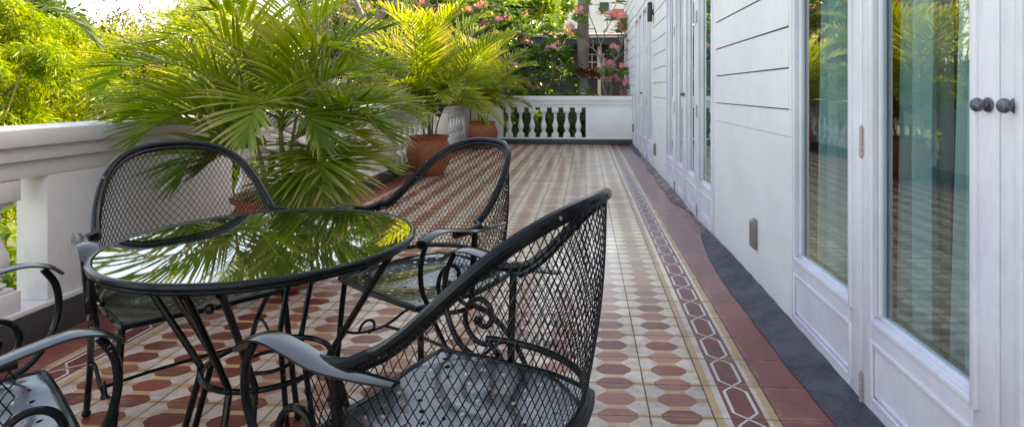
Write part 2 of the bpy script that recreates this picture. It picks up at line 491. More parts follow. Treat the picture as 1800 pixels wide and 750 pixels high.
tag(MB().add(V, F).build('floor_fillet', M['fillet'], angle=80), kind='structure')

# ------------------------------------------------------------------ the house
house = empty('house', (XW, 4, 0))
tag(house, 'white clapboard house wall with tall glazed folding doors along the terrace', 'house')
def hpart(mb, name, mat, smooth=False, parent=house):
    o = mb.build(name, mat, parent, smooth)
    o.location = (-XW, -4, 0) if parent is house else (0, 0, 0)
    return o
HT = 4.2; DH = 2.47
segs = [(-3.5, .03), (2.65, 4.205), (6.72, 8.08), (10.9, 14.0)]
doors_sets = [(.03, 2.65), (4.205, 6.72), (8.08, 10.9)]
for (a, b) in segs:
    wmb = MB().box((XW+.012, a, -.2), (XW+.16, b, HT))
    hpart(wmb, 'wall', M['wood_gap'])
    s = MB()
    s.box((XW, a+.0, -.02), (XW+.011, b-.0, .868), .0015)
    s.box((XW-.0015, a+.001, .870), (XW+.011, b-.001, .992), .0015)
    z = .999
    while z < HT:
        zt = min(z+.183, HT)
        # lapped board, thicker at its foot
        ya, yb = a+.035, b-.04
        v = [(XW-.006, ya, z), (XW+.011, ya, z), (XW+.011, ya, zt), (XW, ya, zt), (XW-.006, yb, z), (XW+.011, yb, z), (XW+.011, yb, zt), (XW, yb, zt)]
        s.add(v, [(0, 3, 2, 1), (4, 5, 6, 7), (0, 4, 7, 3), (0, 1, 5, 4), (2, 3, 7, 6), (1, 2, 6, 5)])
        z += .19
    s.box((XW-.004, a, .994), (XW+.011, a+.031, HT), .0015)
    s.box((XW-.004, b-.036, .994), (XW+.011, b, HT), .0015)
    hpart(s, 'clapboard_siding', M['white_wall'])
for (a, b) in doors_sets:
    hd = MB()
    hd.box((XW-.012, a-.02, DH+.004), (XW+.14, b+.02, DH+.12), .003)
    z = DH+.125
    while z < HT:
        hd.box((XW-.003, a+.001, z), (XW+.12, b-.001, min(z+.183, HT)), .002); z += .19
    hpart(hd, 'door_header', M['white_wall'])
r = MB().box((XW-.12, -3.6, HT), (7.5, 14.1, HT+.12))
hpart(r, 'roof', M['white_wall'])
inn = MB()
inn.box((4.6, -3.5, -.1), (4.7, 14, HT)); inn.box((XW+.17, -3.6, -.1), (4.6, -3.5, HT)); inn.box((XW+.17, 14, -.1), (4.6, 14.1, HT))
inn.box((XW+.17, -3.5, DH+.4), (4.6, 14, DH+.45))
hpart(inn, 'room_wall', M['interior'])
hpart(MB().box((XW+.0, -3.5, -.25), (4.6, 14, -.012)), 'room_floor', M['wood_gap'])

def knob(parent, y, z):
    k = MB()
    prof = [(.002, 0), (.026, 0), (.0285, .004), (.026, .009), (.012, .013), (.0095, .022), (.012, .028), (.022, .034), (.0265, .044), (.0262, .054), (.021, .064), (.012, .069), (.0015, .071)]
    k.lathe(prof, 28)
    V = np.vstack(k.v); V2 = np.stack([XW-.003-V[:, 2]*.54, y+V[:, 0]*.62, z+V[:, 1]*.62], 1)
    k.v = [V2]
    k.f = [q[::-1] for q in k.f]
    return k.build('door_knob', M['knob'], parent)
def hinge(parent, y, z, h=.048):
    k = MB()
    for i in range(5):
        zz = z-h+i*h*.4
        k.tube([(XW-.006, y, zz+.0008), (XW-.006, y, zz+h*.4-.0008)], .0062, 10)
    k.ball((XW-.006, y, z+h+.002), .0055, 8); k.ball((XW-.006, y, z-h-.002), .0055, 8)
    k.box((XW-.0035, y-.014, z-h), (XW-.0015, y+.014, z+h))
    return k.build('hinge', M['hinge'], parent)

def door(y0, y1, hin=None, kn=None, narrow_far=False):
    """one leaf in the wall plane; front face at X = XW"""
    f = MB(); g0 = .0022
    a, b = y0+g0, y1-g0; X0, X1 = XW-.002, XW+.043
    z0, z1 = .012, DH
    sa = .088; sb = .062 if not narrow_far else .03      # near and far stile
    gz0, gz1 = .345, DH-.11
    e = .0022
    f.box((X0, a, z0), (X1, a+sa, z1), e); f.box((X0, b-sb, z0), (X1, b, z1), e)
    f.box((X0+.0006, a+sa+.0003, z0), (X1, b-sb-.0003, .085), e)            # bottom rail
    f.box((X0+.0006, a+sa+.0003, .262), (X1, b-sb-.0003, gz0), e)           # lock rail
    f.box((X0+.0006, a+sa+.0003, gz1), (X1, b-sb-.0003, z1), e)
    # raised mouldings round the glass
    mw = .020; ia, ib = a+sa, b-sb
    def mould(za, zb, ya, yb, x0, x1, mw):
        f.box((x0, ya, za), (x1, ya+mw, zb), .003); f.box((x0, yb-mw, za), (x1, yb, zb), .003)
        f.box((x0+.0007, ya+mw, za), (x1, yb-mw, za+mw), .003); f.box((x0+.0007, ya+mw, zb-mw), (x1, yb-mw, zb), .003)
    mould(gz0-mw, gz1+mw, ia-mw, ib+mw*.4, X0-.009, X0+.004, mw)
    # inner glazing bead, stepped back
    mould(gz0, gz1, ia, ib, X0+.017, X1-.002, .011)
    # lower panel: raised outer moulding, sunk field
    mould(.075, .272, ia-.012, ib+.012*.5, X0-.006, X0+.003, .015)
    f.box((X0+.010, ia-.002, .084), (X1-.004, ib+.002, .264))
    mould(.092, .256, ia+.006, ib-.006, X0+.004, X0+.012, .010)
    d = f.build('door', M['white'], house, True, 30)
    d.location = (-XW, -4, 0)
    p = MB().box((XW+.024, ia+.0004, gz0+.0004), (XW+.029, ib-.0004, gz1-.0004)).build('glass_pane', M['glass'], d, False)
    if hin is not None:
        for z in (.085, .91, 1.70, 2.3): hinge(d, hin, z)
    if kn is not None: knob(d, kn, 1.048)
    return d
# nearest set (four leaves), middle set, far set
def door_set(ys, k):
    for i in range(4):
        a, b = ys[i+1], ys[i]     # from far to near
        hin = a if i in (0, 2) else None
        kn = (a+.034) if i == 1 else ((b-.052) if i == 2 else None)
        door(a, b, hin, kn, narrow_far=(i == 0))
door_set([2.648, 1.985, 1.342, .699, .035], 0)
door_set([6.716, 6.07, 5.45, 4.86, 4.21], 1)
door_set([10.896, 10.2, 9.5, 8.8, 8.085], 2)

# curtains behind the glass
def curtain(y0, y1, name, mat, label, x0=XW+.13, amp=.03, wl=.11, z1=DH+.1, cat='curtain', ph=0.0):
    n = int((y1-y0)/.008)+2; V = []; F = []
    zs = [.015, .4, .9, 1.4, 2.0, z1]
    for i in range(n):
        y = y0+(y1-y0)*i/(n-1)
        for j, z in enumerate(zs):
            k = 1+.25*math.sin(z*1.7+y*3+ph)
            x = x0+amp*k*math.sin(2*math.pi*y/wl+.8*math.sin(y*5.3+ph)+.25*math.sin(z*1.3+ph))+.35*amp*math.sin(2*math.pi*y/(wl*.37)+z)
            V.append((x, y+.012*math.sin(z*1.1+i*.3), z))
    m = len(zs)
    for i in range(n-1):
        for j in range(m-1): F.append((i*m+j, (i+1)*m+j, (i+1)*m+j+1, i*m+j+1))
    k = len(V)
    V2 = V+[(x+.003, y, z) for x, y, z in V]
    F2 = F+[tuple(q+k for q in f[::-1]) for f in F]
    o = MB().add(V2, F2).build(name, mat, None, True, 80)
    return tag(o, label, cat, 'curtains inside the glazed doors')
curtain(2.16, 2.60, 'curtain', M['sheer'], 'pale curtain hanging behind the narrow fixed pane beside the clapboard wall')
curtain(1.74, 1.96, 'curtain', M['sheer'], 'pale curtain at the hinged edge inside the widest glass door pane', ph=1.2)
curtain(1.30, 1.70, 'curtain', M['sheer'], 'pale curtain nearest the two door knobs, behind the widest glass pane', ph=2.4, amp=.04, wl=.16)
curtain(1.5, 2.3, 'drape', M['drape'], 'brown drape hanging behind the pale curtains of the nearest glass doors', x0=XW+.30, amp=.03, wl=.14)
curtain(.1, 1.25, 'curtain', M['sheer'], 'pale curtain inside the door at the right edge of the picture', ph=.4)
curtain(4.25, 6.68, 'curtain', M['sheer'], 'long pale curtain inside the middle set of glazed doors', x0=XW+.22, ph=.9, wl=.2)
curtain(8.1, 10.88, 'curtain', M['sheer'], 'long pale curtain inside the farthest set of glazed doors', x0=XW+.2, ph=.3, wl=.2)

# wall fittings
def cover(y, z, hh, label):
    c = MB(); x0 = XW-.003
    w2 = .028; dd = .028
    pts = []
    for zz, sc in ((z-hh, .0), (z-hh+.012, 1.0), (z+hh-.016, 1.0), (z+hh, .35)):
        pts.append([(x0, y-w2, zz), (x0-dd*max(sc, .35), y-w2*.75, zz+.004*sc), (x0-dd*max(sc, .35), y+w2*.75, zz+.004*sc), (x0, y+w2, zz)])
    V = [p for r_ in pts for p in r_]; F = []
    for i in range(3):
        for k in range(3): F.append((i*4+k, i*4+k+1, (i+1)*4+k+1, (i+1)*4+k))
    F += [(0, 3, 2, 1), (12, 13, 14, 15)]
    for i in range(3): F.append((i*4+3, i*4, (i+1)*4, (i+1)*4+3))
    c.add(V, [f[::-1] for f in F])
    c.ball((x0-dd, y+.006, z+hh-.028), .005, 8)
    c.ball((x0-dd, y-.006, z+hh-.028), .004, 8)
    return tag(c.build('door_catch_cover', M['cover'], None, True, 25), label, 'wall fitting', 'small metal covers low on the house wall')
cover(3.20, .298, .082, 'taupe metal cover low on the white wall between the nearest doors and the middle doors')
cover(7.72, .30, .082, 'small taupe metal cover low on the wall between the middle and far doors')
cover(11.25, .36, .075, 'tiny taupe metal cover low on the wall at the far corner of the terrace')
lamp = empty('wall_lamp', (XW, 7.95, 2.16)); tag(lamp, 'black box-shaped wall lamp high on the clapboards beside the far doors', 'wall lamp')
k = MB().box((-.085, -.045, -.13), (-.025, .045, .13), .006); k.build('lamp_body', M['black_lamp'], lamp)
k = MB().box((-.027, -.022, -.03), (-.004, .022, .03), .003); k.build('bracket', M['black_lamp'], lamp)
k = MB().lathe([(.002, -.012), (.034, -.012), (.034, 0.0), (.002, 0)], 20, (0, 0, 0))
V = np.vstack(k.v); k.v = [np.stack([V[:, 2]*.6-.006, V[:, 0], V[:, 1]*1.4], 1)]; k.build('wall_plate', M['black_lamp'], lamp)

# ------------------------------------------------------------------ balustrades
def baluster_mesh(H):
    b = MB()
    w_ = .068
    b.box((-w_, -w_, 0), (w_, w_, .085), .006)
    b.box((-.052, -.052, .086), (.052, .052, .10), .004)
    b.box((-w_, -w_, H-.09), (w_, w_, H), .006)
    b.box((-.052, -.052, H-.106), (.052, .052, H-.0905), .004)
    h0, h1 = .10, H-.105
    pr = [(.036, 0), (.048, .03), (.05, .05), (.032, .085), (.03, .11), (.044, .17), (.058, .26), (.062, .34), (.057, .42), (.043, .52), (.032, .62), (.027, .72), (.027, .80), (.036, .84), (.036, .88), (.03, .90), (.034, .96), (.046, 1.0)]
    b.lathe([(r_, h0+(h1-h0)*q) for r_, q in pr], 24)
    return b
bal_proto = baluster_mesh(.549)
balL = empty('balustrade', (-2.43, 3, 0)); tag(balL, 'white plaster balustrade along the garden side behind the potted palms', 'balustrade')
def place(o, parent, shift): o.parent = parent; o.location = shift; return o
y0, y1 = -3.4, YE+.14
sh = (2.43, -3, 0)
def bpart(mb, name, mat, parent, sh, smooth=True):
    o = mb.build(name, mat, parent, smooth); o.location = sh; return o
bpart(MB().box((-2.51, y0, .0), (-2.35, YE-.02, .138), .004), 'plinth', M['plinth_dark'], balL, sh)
bpart(MB().box((-2.515, y0, .1385), (-2.345, YE-.0, .162), .005), 'bottom_rail', M['plaster'], balL, sh)
bpart(MB().box((-2.505, y0, .712), (-2.36, YE, .785), .003), 'top_rail', M['plaster'], balL, sh)
cp = MB().box((-2.53, y0, .786), (-2.338, YE, .846), .005)
cp.box((-2.62, y0, .8465), (-2.315, YE, .922), .008)
bpart(cp, 'cap_rail', M['plaster'], balL, sh)
piers = [(2.40, 3.72), (6.27, 7.05), (9.0, 9.75), (11.15, YE)]
bays = [(-1.2, 2.40), (3.72, 6.27), (7.05, 9.0), (9.75, 11.15)]
for a, b in piers: bpart(MB().box((-2.505, a, .1625), (-2.3602, b, .7115), .003), 'pier', M['plaster'], balL, sh)
bme = None
for a, b in bays:
    nb = max(1, int(round((b-a)/.235)))
    for i in range(nb):
        y = b-.18-.235*i
        if y < a+.06: continue
        if bme is None:
            o = bal_proto.build('baluster', M['plaster'], balL); bme = o
        else:
            o = bme.copy(); col.objects.link(o); o.parent = balL
        o.location = (-2.432+2.43, y-3, .1625)
balE = empty('balustrade', (-.7, YE+.07, 0)); tag(balE, 'white balustrade with a row of balusters closing the far end of the terrace', 'balustrade')
sh = (.7, -YE-.07, 0)
xa, xb = -2.34, XW-.004
bpart(MB().box((xa, YE-.01, 0), (xb, YE+.15, .108), .004), 'plinth', M['plinth_dark'], balE, sh)
bpart(MB().box((xa, YE-.014, .1085), (xb, YE+.155, .135), .004), 'bottom_rail', M['white_wall'], balE, sh)
bpart(MB().box((xa, YE, .745), (xb, YE+.14, .80), .003), 'top_rail', M['white_wall'], balE, sh)
cp = MB().box((xa, YE-.02, .801), (xb, YE+.16, .875), .005); cp.box((xa, YE-.05, .8755), (xb, YE+.22, .975), .008)
bpart(cp, 'cap_rail', M['white_wall'], balE, sh)
bpart(MB().box((-.005, YE+.0003, .1355), (xb, YE+.1397, .7445), .003), 'pier', M['white_wall'], balE, sh)
bpart(MB().box((xa, YE+.0003, .1355), (-1.69, YE+.1397, .7445), .003), 'pier', M['white_wall'], balE, sh)
bm2 = baluster_mesh(.608).build('baluster', M['white_wall'], balE)
for i in range(7):
    o = bm2 if i == 0 else bm2.copy()
    if i: col.objects.link(o); o.parent = balE
    o.location = (-.155-.2345*i+.7, 0, .136)

# ------------------------------------------------------------------ wrought iron chair
def chair_curves():
    A = R(90)
    def Tpt(q):      # q -1..1 around the top tube (left arm - back - right arm)
        th = q*R(112); s_, c_ = math.sin(th), math.cos(th)
        aw = .250+.028*min(1, max(0, (abs(q)-.78)/.14))**1.5
        x = aw*math.copysign(abs(s_)**.86, s_)
        if abs(th) > R(90): x = math.copysign(.278, th)
        y = .02-.25*c_ if abs(th) <= R(90) else .02+.30*(-c_)
        z = .645+.245*float(np.interp(abs(q), [0, .1, .2, .3, .4, .5, .6, .7, .8, .86], [1, .99, .957, .89, .78, .615, .40, .18, .04, 0]))
        y -= .045*((z-.645)/.255)
        return np.array((x, y, z))
    def Lpt(q):
        th = q*R(112); s_, c_ = math.sin(th), math.cos(th)
        x = .250*math.copysign(abs(s_)**.85, s_)+.012*math.copysign(max(0, abs(q)-.6)/.4, q)
        y = .02-.245*math.copysign(abs(c_)**.85, c_) if abs(th) <= R(90) else .02+.245*(-c_)
        return np.array((x, y, .475))
    return Tpt, Lpt
def make_chair():
    root = empty('garden_chair')
    Tpt, Lpt = chair_curves()
    qs = np.linspace(-1, 1, 81)
    fr = MB()
    top = np.array([Tpt(q) for q in qs])
    zz = np.pad(top[:, 2], 5, mode='edge'); ker = np.array([0, 0, 1, 2, 3, 3, 3, 2, 1, 0, 0.]); ker /= ker.sum()
    top[:, 2] = np.convolve(zz, ker, 'valid')
    def Ttab(q):
        x = (q+1)/2*80; i = int(min(max(x, 0), 79.999)); return top[i]*(1-(x-i))+top[i+1]*(x-i)
    fr.tube(top, .0115, 10)
    top2 = top.copy(); top2[:, 2] -= .014; top2[:, :2] *= .975
    fr.tube(top2[6:-6], .007, 8)
    low = np.array([Lpt(q) for q in qs])
    fr.tube(low, .008, 8)
    bf = fr.build('back_frame', M['iron'], root)
    # expanded metal mesh, every strand modelled
    ms = MB()
    U = 2*58; H = 2.0
    def S(q, v):
        a = Lpt(q); b = Ttab(q)
        p = a*(1-v)+b*v
        bulge = math.sin(math.pi*v)*.012
        n = np.array((math.sin(q*R(112)), -math.cos(q*R(112)), 0))
        return p+n*bulge
    # table the surface
    NQ, NV = 161, 25
    tab = np.array([[S(-1+2*i/(NQ-1), j/(NV-1)) for j in range(NV)] for i in range(NQ)])
    def Sf(q, v):
        x = (q+1)/2*(NQ-1); y = v*(NV-1)
        i = int(min(max(x, 0), NQ-1.001)); j = int(min(max(y, 0), NV-1.001)); fx, fy = x-i, y-j
        return (tab[i, j]*(1-fx)*(1-fy)+tab[i+1, j]*fx*(1-fy)+tab[i, j+1]*(1-fx)*fy+tab[i+1, j+1]*fx*fy)
    # strand spacing by real distance: dq per cell, cell height 28 mm
    dq = 2/62.0
    cell = .0285
    for sgn in (1, -1):
        for k in range(-40, 62+40):
            pts = []
            q = -1+k*dq
            hh = 0.0; step = .25
            m = 0
            while True:
                qq = q+sgn*m*step*dq; z = m*step*cell
                if qq < -1.0001 or qq > 1.0001:
                    m += 1
                    if z > .5: break
                    if len(pts) > 0: break
                    continue
                Ht = tab[int(min(max((qq+1)/2*(NQ-1), 0), NQ-1)), -1, 2]-.475
                if z > Ht: break
                fz = z/Ht
                # diamond lozenge kink
                kk = qq
                pts.append(Sf(min(max(kk, -1), 1), fz))
                m += 1
                if m > 90: break
            if len(pts) > 2:
                ms.tube(pts, .0011, 4, cap=False)
    ms.build('mesh_back', M['iron'], root)
    # seat: sheet with punched holes
    N = 17; V = []; F = []
    def seat_pt(u, v):       # u,v -1..1
        # squarish front, rounder rear
        x = u*math.sqrt(1-.5*(v*v)*(.28 if v > 0 else .62)); y = v*math.sqrt(1-.5*(u*u)*(.10 if v > 0 else .55))
        X = x*.232; Y = y*.225+.005
        r2 = min(1.0, u*u*.9+v*v*.9)
        z = .438-.020*(1-r2)**.8+.004*math.sin(u*7)*(1-abs(v))
        return (X, Y, z)
    idx = {}
    def vid(u, v):
        key = (round(u, 5), round(v, 5))
        if key not in idx: idx[key] = len(V); V.append(seat_pt(u, v))
        return idx[key]
    h = 2/N
    for i in range(N):
        for j in range(N):
            u0, v0 = -1+i*h, -1+j*h
            ring = [(u0, v0), (u0+h/2, v0), (u0+h, v0), (u0+h, v0+h/2), (u0+h, v0+h), (u0+h/2, v0+h), (u0, v0+h), (u0, v0+h/2)]
            ids = [vid(*p) for p in ring]
            hole = (i+j) % 2 == 0 and i % 2 == 0 and 0 < i < N-1 and 0 < j < N-1 or ((i % 2 == 1) and (j % 2 == 1) and 0 < i < N-1 and 0 < j < N-1)
            cu, cv = u0+h/2, v0+h/2
            if hole:
                rr = h*.24
                inner = []
                for k in range(8):
                    a = math.pi*1.25+k*math.pi/4
                    inner.append(len(V)); V.append(seat_pt(cu+rr*math.cos(a), cv+rr*math.sin(a)))
                for k in range(8):
                    l = (k+1) % 8; F.append((ids[k], ids[l], inner[l], inner[k]))
            else:
                c = len(V); V.append(seat_pt(cu, cv))
                for k in range(8): F.append((ids[k], ids[(k+1) % 8], c))
    st = MB().add(V, F).build('seat', M['sheet'], root, True, 80)
    # rolled seat rim
    rim = []
    for k in range(72):
        a = 2*math.pi*k/72
        cu, cv = math.cos(a), math.sin(a); m = max(abs(cu), abs(cv)); rim.append(seat_pt(cu/m, cv/m))
    rim = np.array(rim); rim[:, 2] -= .005
    MB().tube(rim, .0095, 8, closed=True).build('seat_rim', M['iron'], root)
    for s in (-1, 1):
        # arm strap
        c = spline([(s*.288, -.07, .650), (s*.290, .0, .648), (s*.291, .07, .650), (s*.291, .14, .664), (s*.290, .20, .672), (s*.289, .245, .660), (s*.288, .272, .636)], 42)
        V = []; F = []; n_ = len(c)
        for i, p in enumerate(c):
            q = i/(n_-1); wv = .010+.012*min(1, q*2.6) if q < .9 else .022*math.sqrt(max(.05, 1-((q-.9)/.105)**2))
            tn = c[min(i+1, n_-1)]-c[max(i-1, 0)]; tn /= np.linalg.norm(tn)
            nr = np.array((0, -tn[2], tn[1]))
            for dx, dz in ((-wv, 0), (-wv*.5, .0022), (0, .003), (wv*.5, .0022), (wv, 0), (wv, -.004), (-wv, -.004)):
                V.append(p+np.array((dx, 0, 0))+nr*dz)
        K = 7
        for i in range(n_-1):
            for k in range(K):
                l = (k+1) % K; F.append((i*K+k, (i+1)*K+k, (i+1)*K+l, i*K+l))
        F.append(list(range(K))); F.append([(n_-1)*K+k for k in range(K)][::-1])
        if s < 0: pass
        MB().add(V, F).build('armrest', M['strap'], root, True, 30)
        # post under the arm
        MB().tube([(s*.285, .055, .648), (s*.272, .055, .47), (s*.262, .05, .40)], .0095, 8).build('arm_post', M['iron'], root)
        # bowed front rod and scrolls
        sc = MB()
        sc.tube(spline([(s*.288, .235, .655), (s*.288, .258, .61), (s*.285, .262, .55), (s*.278, .245, .49), (s*.268, .20, .435), (s*.262, .12, .405), (s*.262, .05, .40)], 36), .0075, 8)
        ang = np.linspace(0, 2.05*math.pi*1.0+1.2, 44)
        rad = .062*(1-ang/ang[-1]*.78)
        cy, cz = .142, .512
        sp = [(s*.276, cy+rad[i]*math.cos(-2.0+ang[i]), cz+rad[i]*1.12*math.sin(-2.0+ang[i])) for i in range(len(ang))]
        sp = [(s*.268, .075, .415), (s*.27, .092, .430)]+sp
        sc.tube(sp, .0068, 8); sc.ball(sp[-1], .0125, 10)
        sc.build('arm_scroll', M['iron'], root)
        # legs
        lg = MB().tube(spline([(s*.214, .205, .436), (s*.222, .214, .33), (s*.235, .222, .17), (s*.248, .236, .012)], 18), .0095, 8)
        lg.ball((s*.249, .237, .012), .014, 10, (1, 1, .8)); lg.build('leg', M['iron'], root)
        lg = MB().tube(spline([(s*.262, .05, .41), (s*.255, -.05, .34), (s*.245, -.17, .20), (s*.245, -.27, .012)], 24), .0095, 8)
        lg.ball((s*.245, -.271, .012), .014, 10, (1, 1, .8)); lg.build('leg', M['iron'], root)
        st2 = MB()
        st2.tube(spline([(s*.228, .217, .25), (s*.235, .14, .215), (s*.240, .03, .205), (s*.243, -.08, .235), (s*.246, -.155, .215)], 24), .0055, 8)
        a2 = np.linspace(0, 4.6, 22); r2 = .040*(1-a2/4.6*.7)
        sp2 = [(s*.242, .135-.040+r2[i]*math.cos(a2[i])*1., .215+r2[i]*math.sin(a2[i])) for i in range(22)]
        st2.tube(sp2, .005, 7); st2.ball(sp2[-1], .009, 8)
        st2.build('side_brace', M['iron'], root)
    cb = MB().tube(spline([(-.236, .03, .205), (-.1, .0, .20), (.1, .0, .20), (.236, .03, .205)], 20), .0055, 8)
    cb.build('stretcher', M['iron'], root)
    return root
ch = make_chair()
chairs = [(( -1.290, 1.82), (.74, -.67), 'black iron mesh-back chair behind the table against the white balustrade'),
          ((-.54, 1.99), (-.6, -.8), 'black iron mesh-back chair with its back to the far end of the terrace'),
          ((-.235, 1.125), (-.925, .38), 'nearest black iron mesh-back chair, seen from behind at the lower middle'),
          ((-1.215, .945), (.617, .787), 'black iron chair cut off by the lower left corner, green light on its seat')]
for i, ((x, y), f_, lab) in enumerate(chairs):
    o = ch if i == 0 else copy_tree(ch)
    o.location = (x, y, 0); o.rotation_euler = (0, 0, math.atan2(-f_[0], f_[1]))
    tag(o, lab, 'chair', 'black iron chairs round the table')

# ------------------------------------------------------------------ table
tx, ty, TR, TZ = -.80, 1.41, .353, .71
table = empty('garden_table', (tx, ty, 0)); tag(table, 'round black wrought iron table with a mirror-like dark glass top', 'table')
MB().lathe([(.001, TZ-.008), (TR-.006, TZ-.008), (TR-.004, TZ-.006), (TR-.004, TZ-.002), (TR-.006, TZ), (.001, TZ)], 96).build('tabletop', M['top'], table, True, 40)
rm = MB()
a = np.linspace(0, 2*np.pi, 96, endpoint=False)
rm.tube(np.stack([TR*np.cos(a), TR*np.sin(a), 0*a+TZ-.006], 1), .0088, 10, closed=True)
rm.tube(np.stack([(TR-.006)*np.cos(a), (TR-.006)*np.sin(a), 0*a+TZ-.018], 1), .0062, 8, closed=True)
rm.build('table_rim', M['iron'], table)
for k in range(4):
    base = R(8+90*k)
    lg = MB()
    for dlt in (-1, 1):
        def pt(r_, z, off): 
            c_, s_ = math.cos(base), math.sin(base)
            return (r_*c_-off*dlt*s_, r_*s_+off*dlt*c_, z)
        lg.tube(spline([pt(.325, TZ-.03, .035), pt(.30, .655, .034), pt(.165, .435, .030), pt(.150, .40, .029), pt(.156, .365, .029), pt(.250, .012, .040)], 40), .0078, 8)
        lg.ball(pt(.252, .012, .040), .013, 10, (1, 1, .8))
    lg.ball((.29*math.cos(base), .29*math.sin(base), .64), .011, 8)
    lg.build('leg', M['iron'], table)
rg = MB()
rg.tube(np.stack([.146*np.cos(a), .146*np.sin(a), 0*a+.398], 1), .0072, 8, closed=True)
rg.tube(np.stack([.06*np.cos(a), .06*np.sin(a), 0*a+.398], 1), .005, 8, closed=True)
rg.build('centre_ring', M['iron'], table)

# ------------------------------------------------------------------ palms in pots
def frond_mesh(base, az, elev, L, droop, leaf_len, rg, n=40, lw=.021, sway=0.0, vee=.35, sweep=0.0, grav=2.2, start=.16, M2=20):
    """returns V, Q, tip"""
    ss = np.linspace(0, 1, M2)
    el = elev-droop*ss**1.35; azs = az+sway*ss**1.5
    T = np.stack([np.cos(el)*np.cos(azs), np.cos(el)*np.sin(azs), np.sin(el)], 1)
    P = np.asarray(base)+np.vstack([[0, 0, 0], np.cumsum((T[1:]+T[:-1])/2*(L/(M2-1)), 0)])
    # rachis: 4-gon
    rr = np.interp(ss, [0, .15, 1], [.010, .006, .0012])*(L/1.1)
    Vs = []; Qs = []; tips = []; off = 0
    S0 = np.stack([-np.sin(azs), np.cos(azs), 0*azs], 1); U0 = np.cross(T, S0)*-1
    U0 = np.where(U0[:, 2:3] < 0, U0, U0)
    ringv = np.stack([P+S0*rr[:, None], P+U0*rr[:, None], P-S0*rr[:, None], P-U0*rr[:, None]], 1).reshape(-1, 3)
    Vs.append(ringv); tips.append(np.zeros(len(ringv)))
    for i in range(M2-1):
        for k in range(4):
            l = (k+1) % 4; Qs.append((i*4+k, i*4+l, (i+1)*4+l, (i+1)*4+k))
    Qs = [np.array(Qs)]; off = len(ringv)
    sl_ = np.linspace(start, .985, n); sl_ = sl_+rg.normal(0, .003, n)
    sl_ = np.clip(sl_, start, .99)
    J = 5
    for side in (-1, 1):
        m = n
        s_ = np.clip(sl_+side*.004, 0, 1)
        x = s_*(M2-1); i0 = np.clip(x.astype(int), 0, M2-2); fr = (x-i0)[:, None]
        p = P[i0]*(1-fr)+P[i0+1]*fr; t_ = T[i0]*(1-fr)+T[i0+1]*fr
        sd = S0[i0]*side; up = np.cross(sd*side, t_); up = np.where((up[:, 2] < 0)[:, None], -up, up)
        rel = (s_-start)/(1-start)
        ll = leaf_len*(np.clip(np.sin(np.pi*(rel*.80+.14)), .05, 1)**.7)*(1+rg.normal(0, .07, m))
        al = np.interp(rel, [0, .5, 1], [R(72), R(52), R(16)])+rg.normal(0, .06, m)+sweep
        be = vee+rg.normal(0, .10, m)
        dr = t_*np.cos(al)[:, None]+(sd*np.cos(be)[:, None]+up*np.sin(be)[:, None])*np.sin(al)[:, None]
        wv0 = np.cross(dr, up); wv0 /= np.linalg.norm(wv0, axis=1)[:, None]+1e-9
        g_ = grav*(1+rg.normal(0, .25, m))
        cur = p.copy(); d_ = dr.copy(); pts = []
        prof = np.array([.35, 1.0, .95, .6, .06])*lw/2
        vv = []
        for j in range(J):
            wv = np.cross(d_, np.cross(wv0, d_)*-1); wv = wv0-d_*np.sum(wv0*d_, 1)[:, None]; wv /= np.linalg.norm(wv, axis=1)[:, None]+1e-9
            tw = .35*side+rg.normal(0, .15, m)[:, None]*0
            nn = np.cross(d_, wv)
            wv = wv*math.cos(.35)+nn*math.sin(.35)*side
            vv.append(cur-wv*prof[j]); vv.append(cur+wv*prof[j])
            seg = ll/(J-1)
            cur = cur+d_*seg[:, None]
            d_ = d_+np.stack([0*g_, 0*g_, -g_*seg*(.4+.6*j/(J-1))], 1); d_ /= np.linalg.norm(d_, axis=1)[:, None]
        vv = np.stack(vv, 1)        # m, 2J, 3
        Vs.append(vv.reshape(-1, 3)); tips.append(np.tile(np.repeat(np.arange(J)/(J-1), 2), m))
        q = []
        b0 = off+np.arange(m)*2*J
        for j in range(J-1):
            q.append(np.stack([b0+2*j, b0+2*j+1, b0+2*j+3, b0+2*j+2], 1))
        Qs.append(np.vstack(q)); off += m*2*J
    return np.vstack(Vs), np.vstack(Qs), np.concatenate(tips)

def make_pot(root, Rr=.29, H=.5, seed=0):
    s = Rr/.29; h = H/.5
    outer = [(.02, 0), (.165, 0), (.185, .008), (.23, .09), (.272, .19), (.288, .28), (.278, .36), (.245, .425), (.228, .452), (.232, .465), (.255, .48), (.258, .497), (.248, .505)]
    inner = [(.225, .50), (.215, .47), (.21, .44)]
    p = MB().lathe([(r_*s, z*h) for r_, z in outer+inner], 56)
    p.build('pot', M['terracotta'], root, True, 60)
    so_ = MB()
    V = [(0, 0, .462*h)]; F = []
    for k in range(40):
        a_ = 2*math.pi*k/40
        V.append((.12*s*math.cos(a_), .12*s*math.sin(a_), .458*h+.006*math.sin(k*2.3))); V.append((.213*s*math.cos(a_), .213*s*math.sin(a_), .449*h+.004*math.sin(k*1.7)))
    for k in range(40):
        l = (k+1) % 40; F.append((0, 1+2*k, 1+2*l)); F.append((1+2*k, 2+2*k, 2+2*l, 1+2*l))
    so_.add(V, F).build('soil', M['soil'], root)

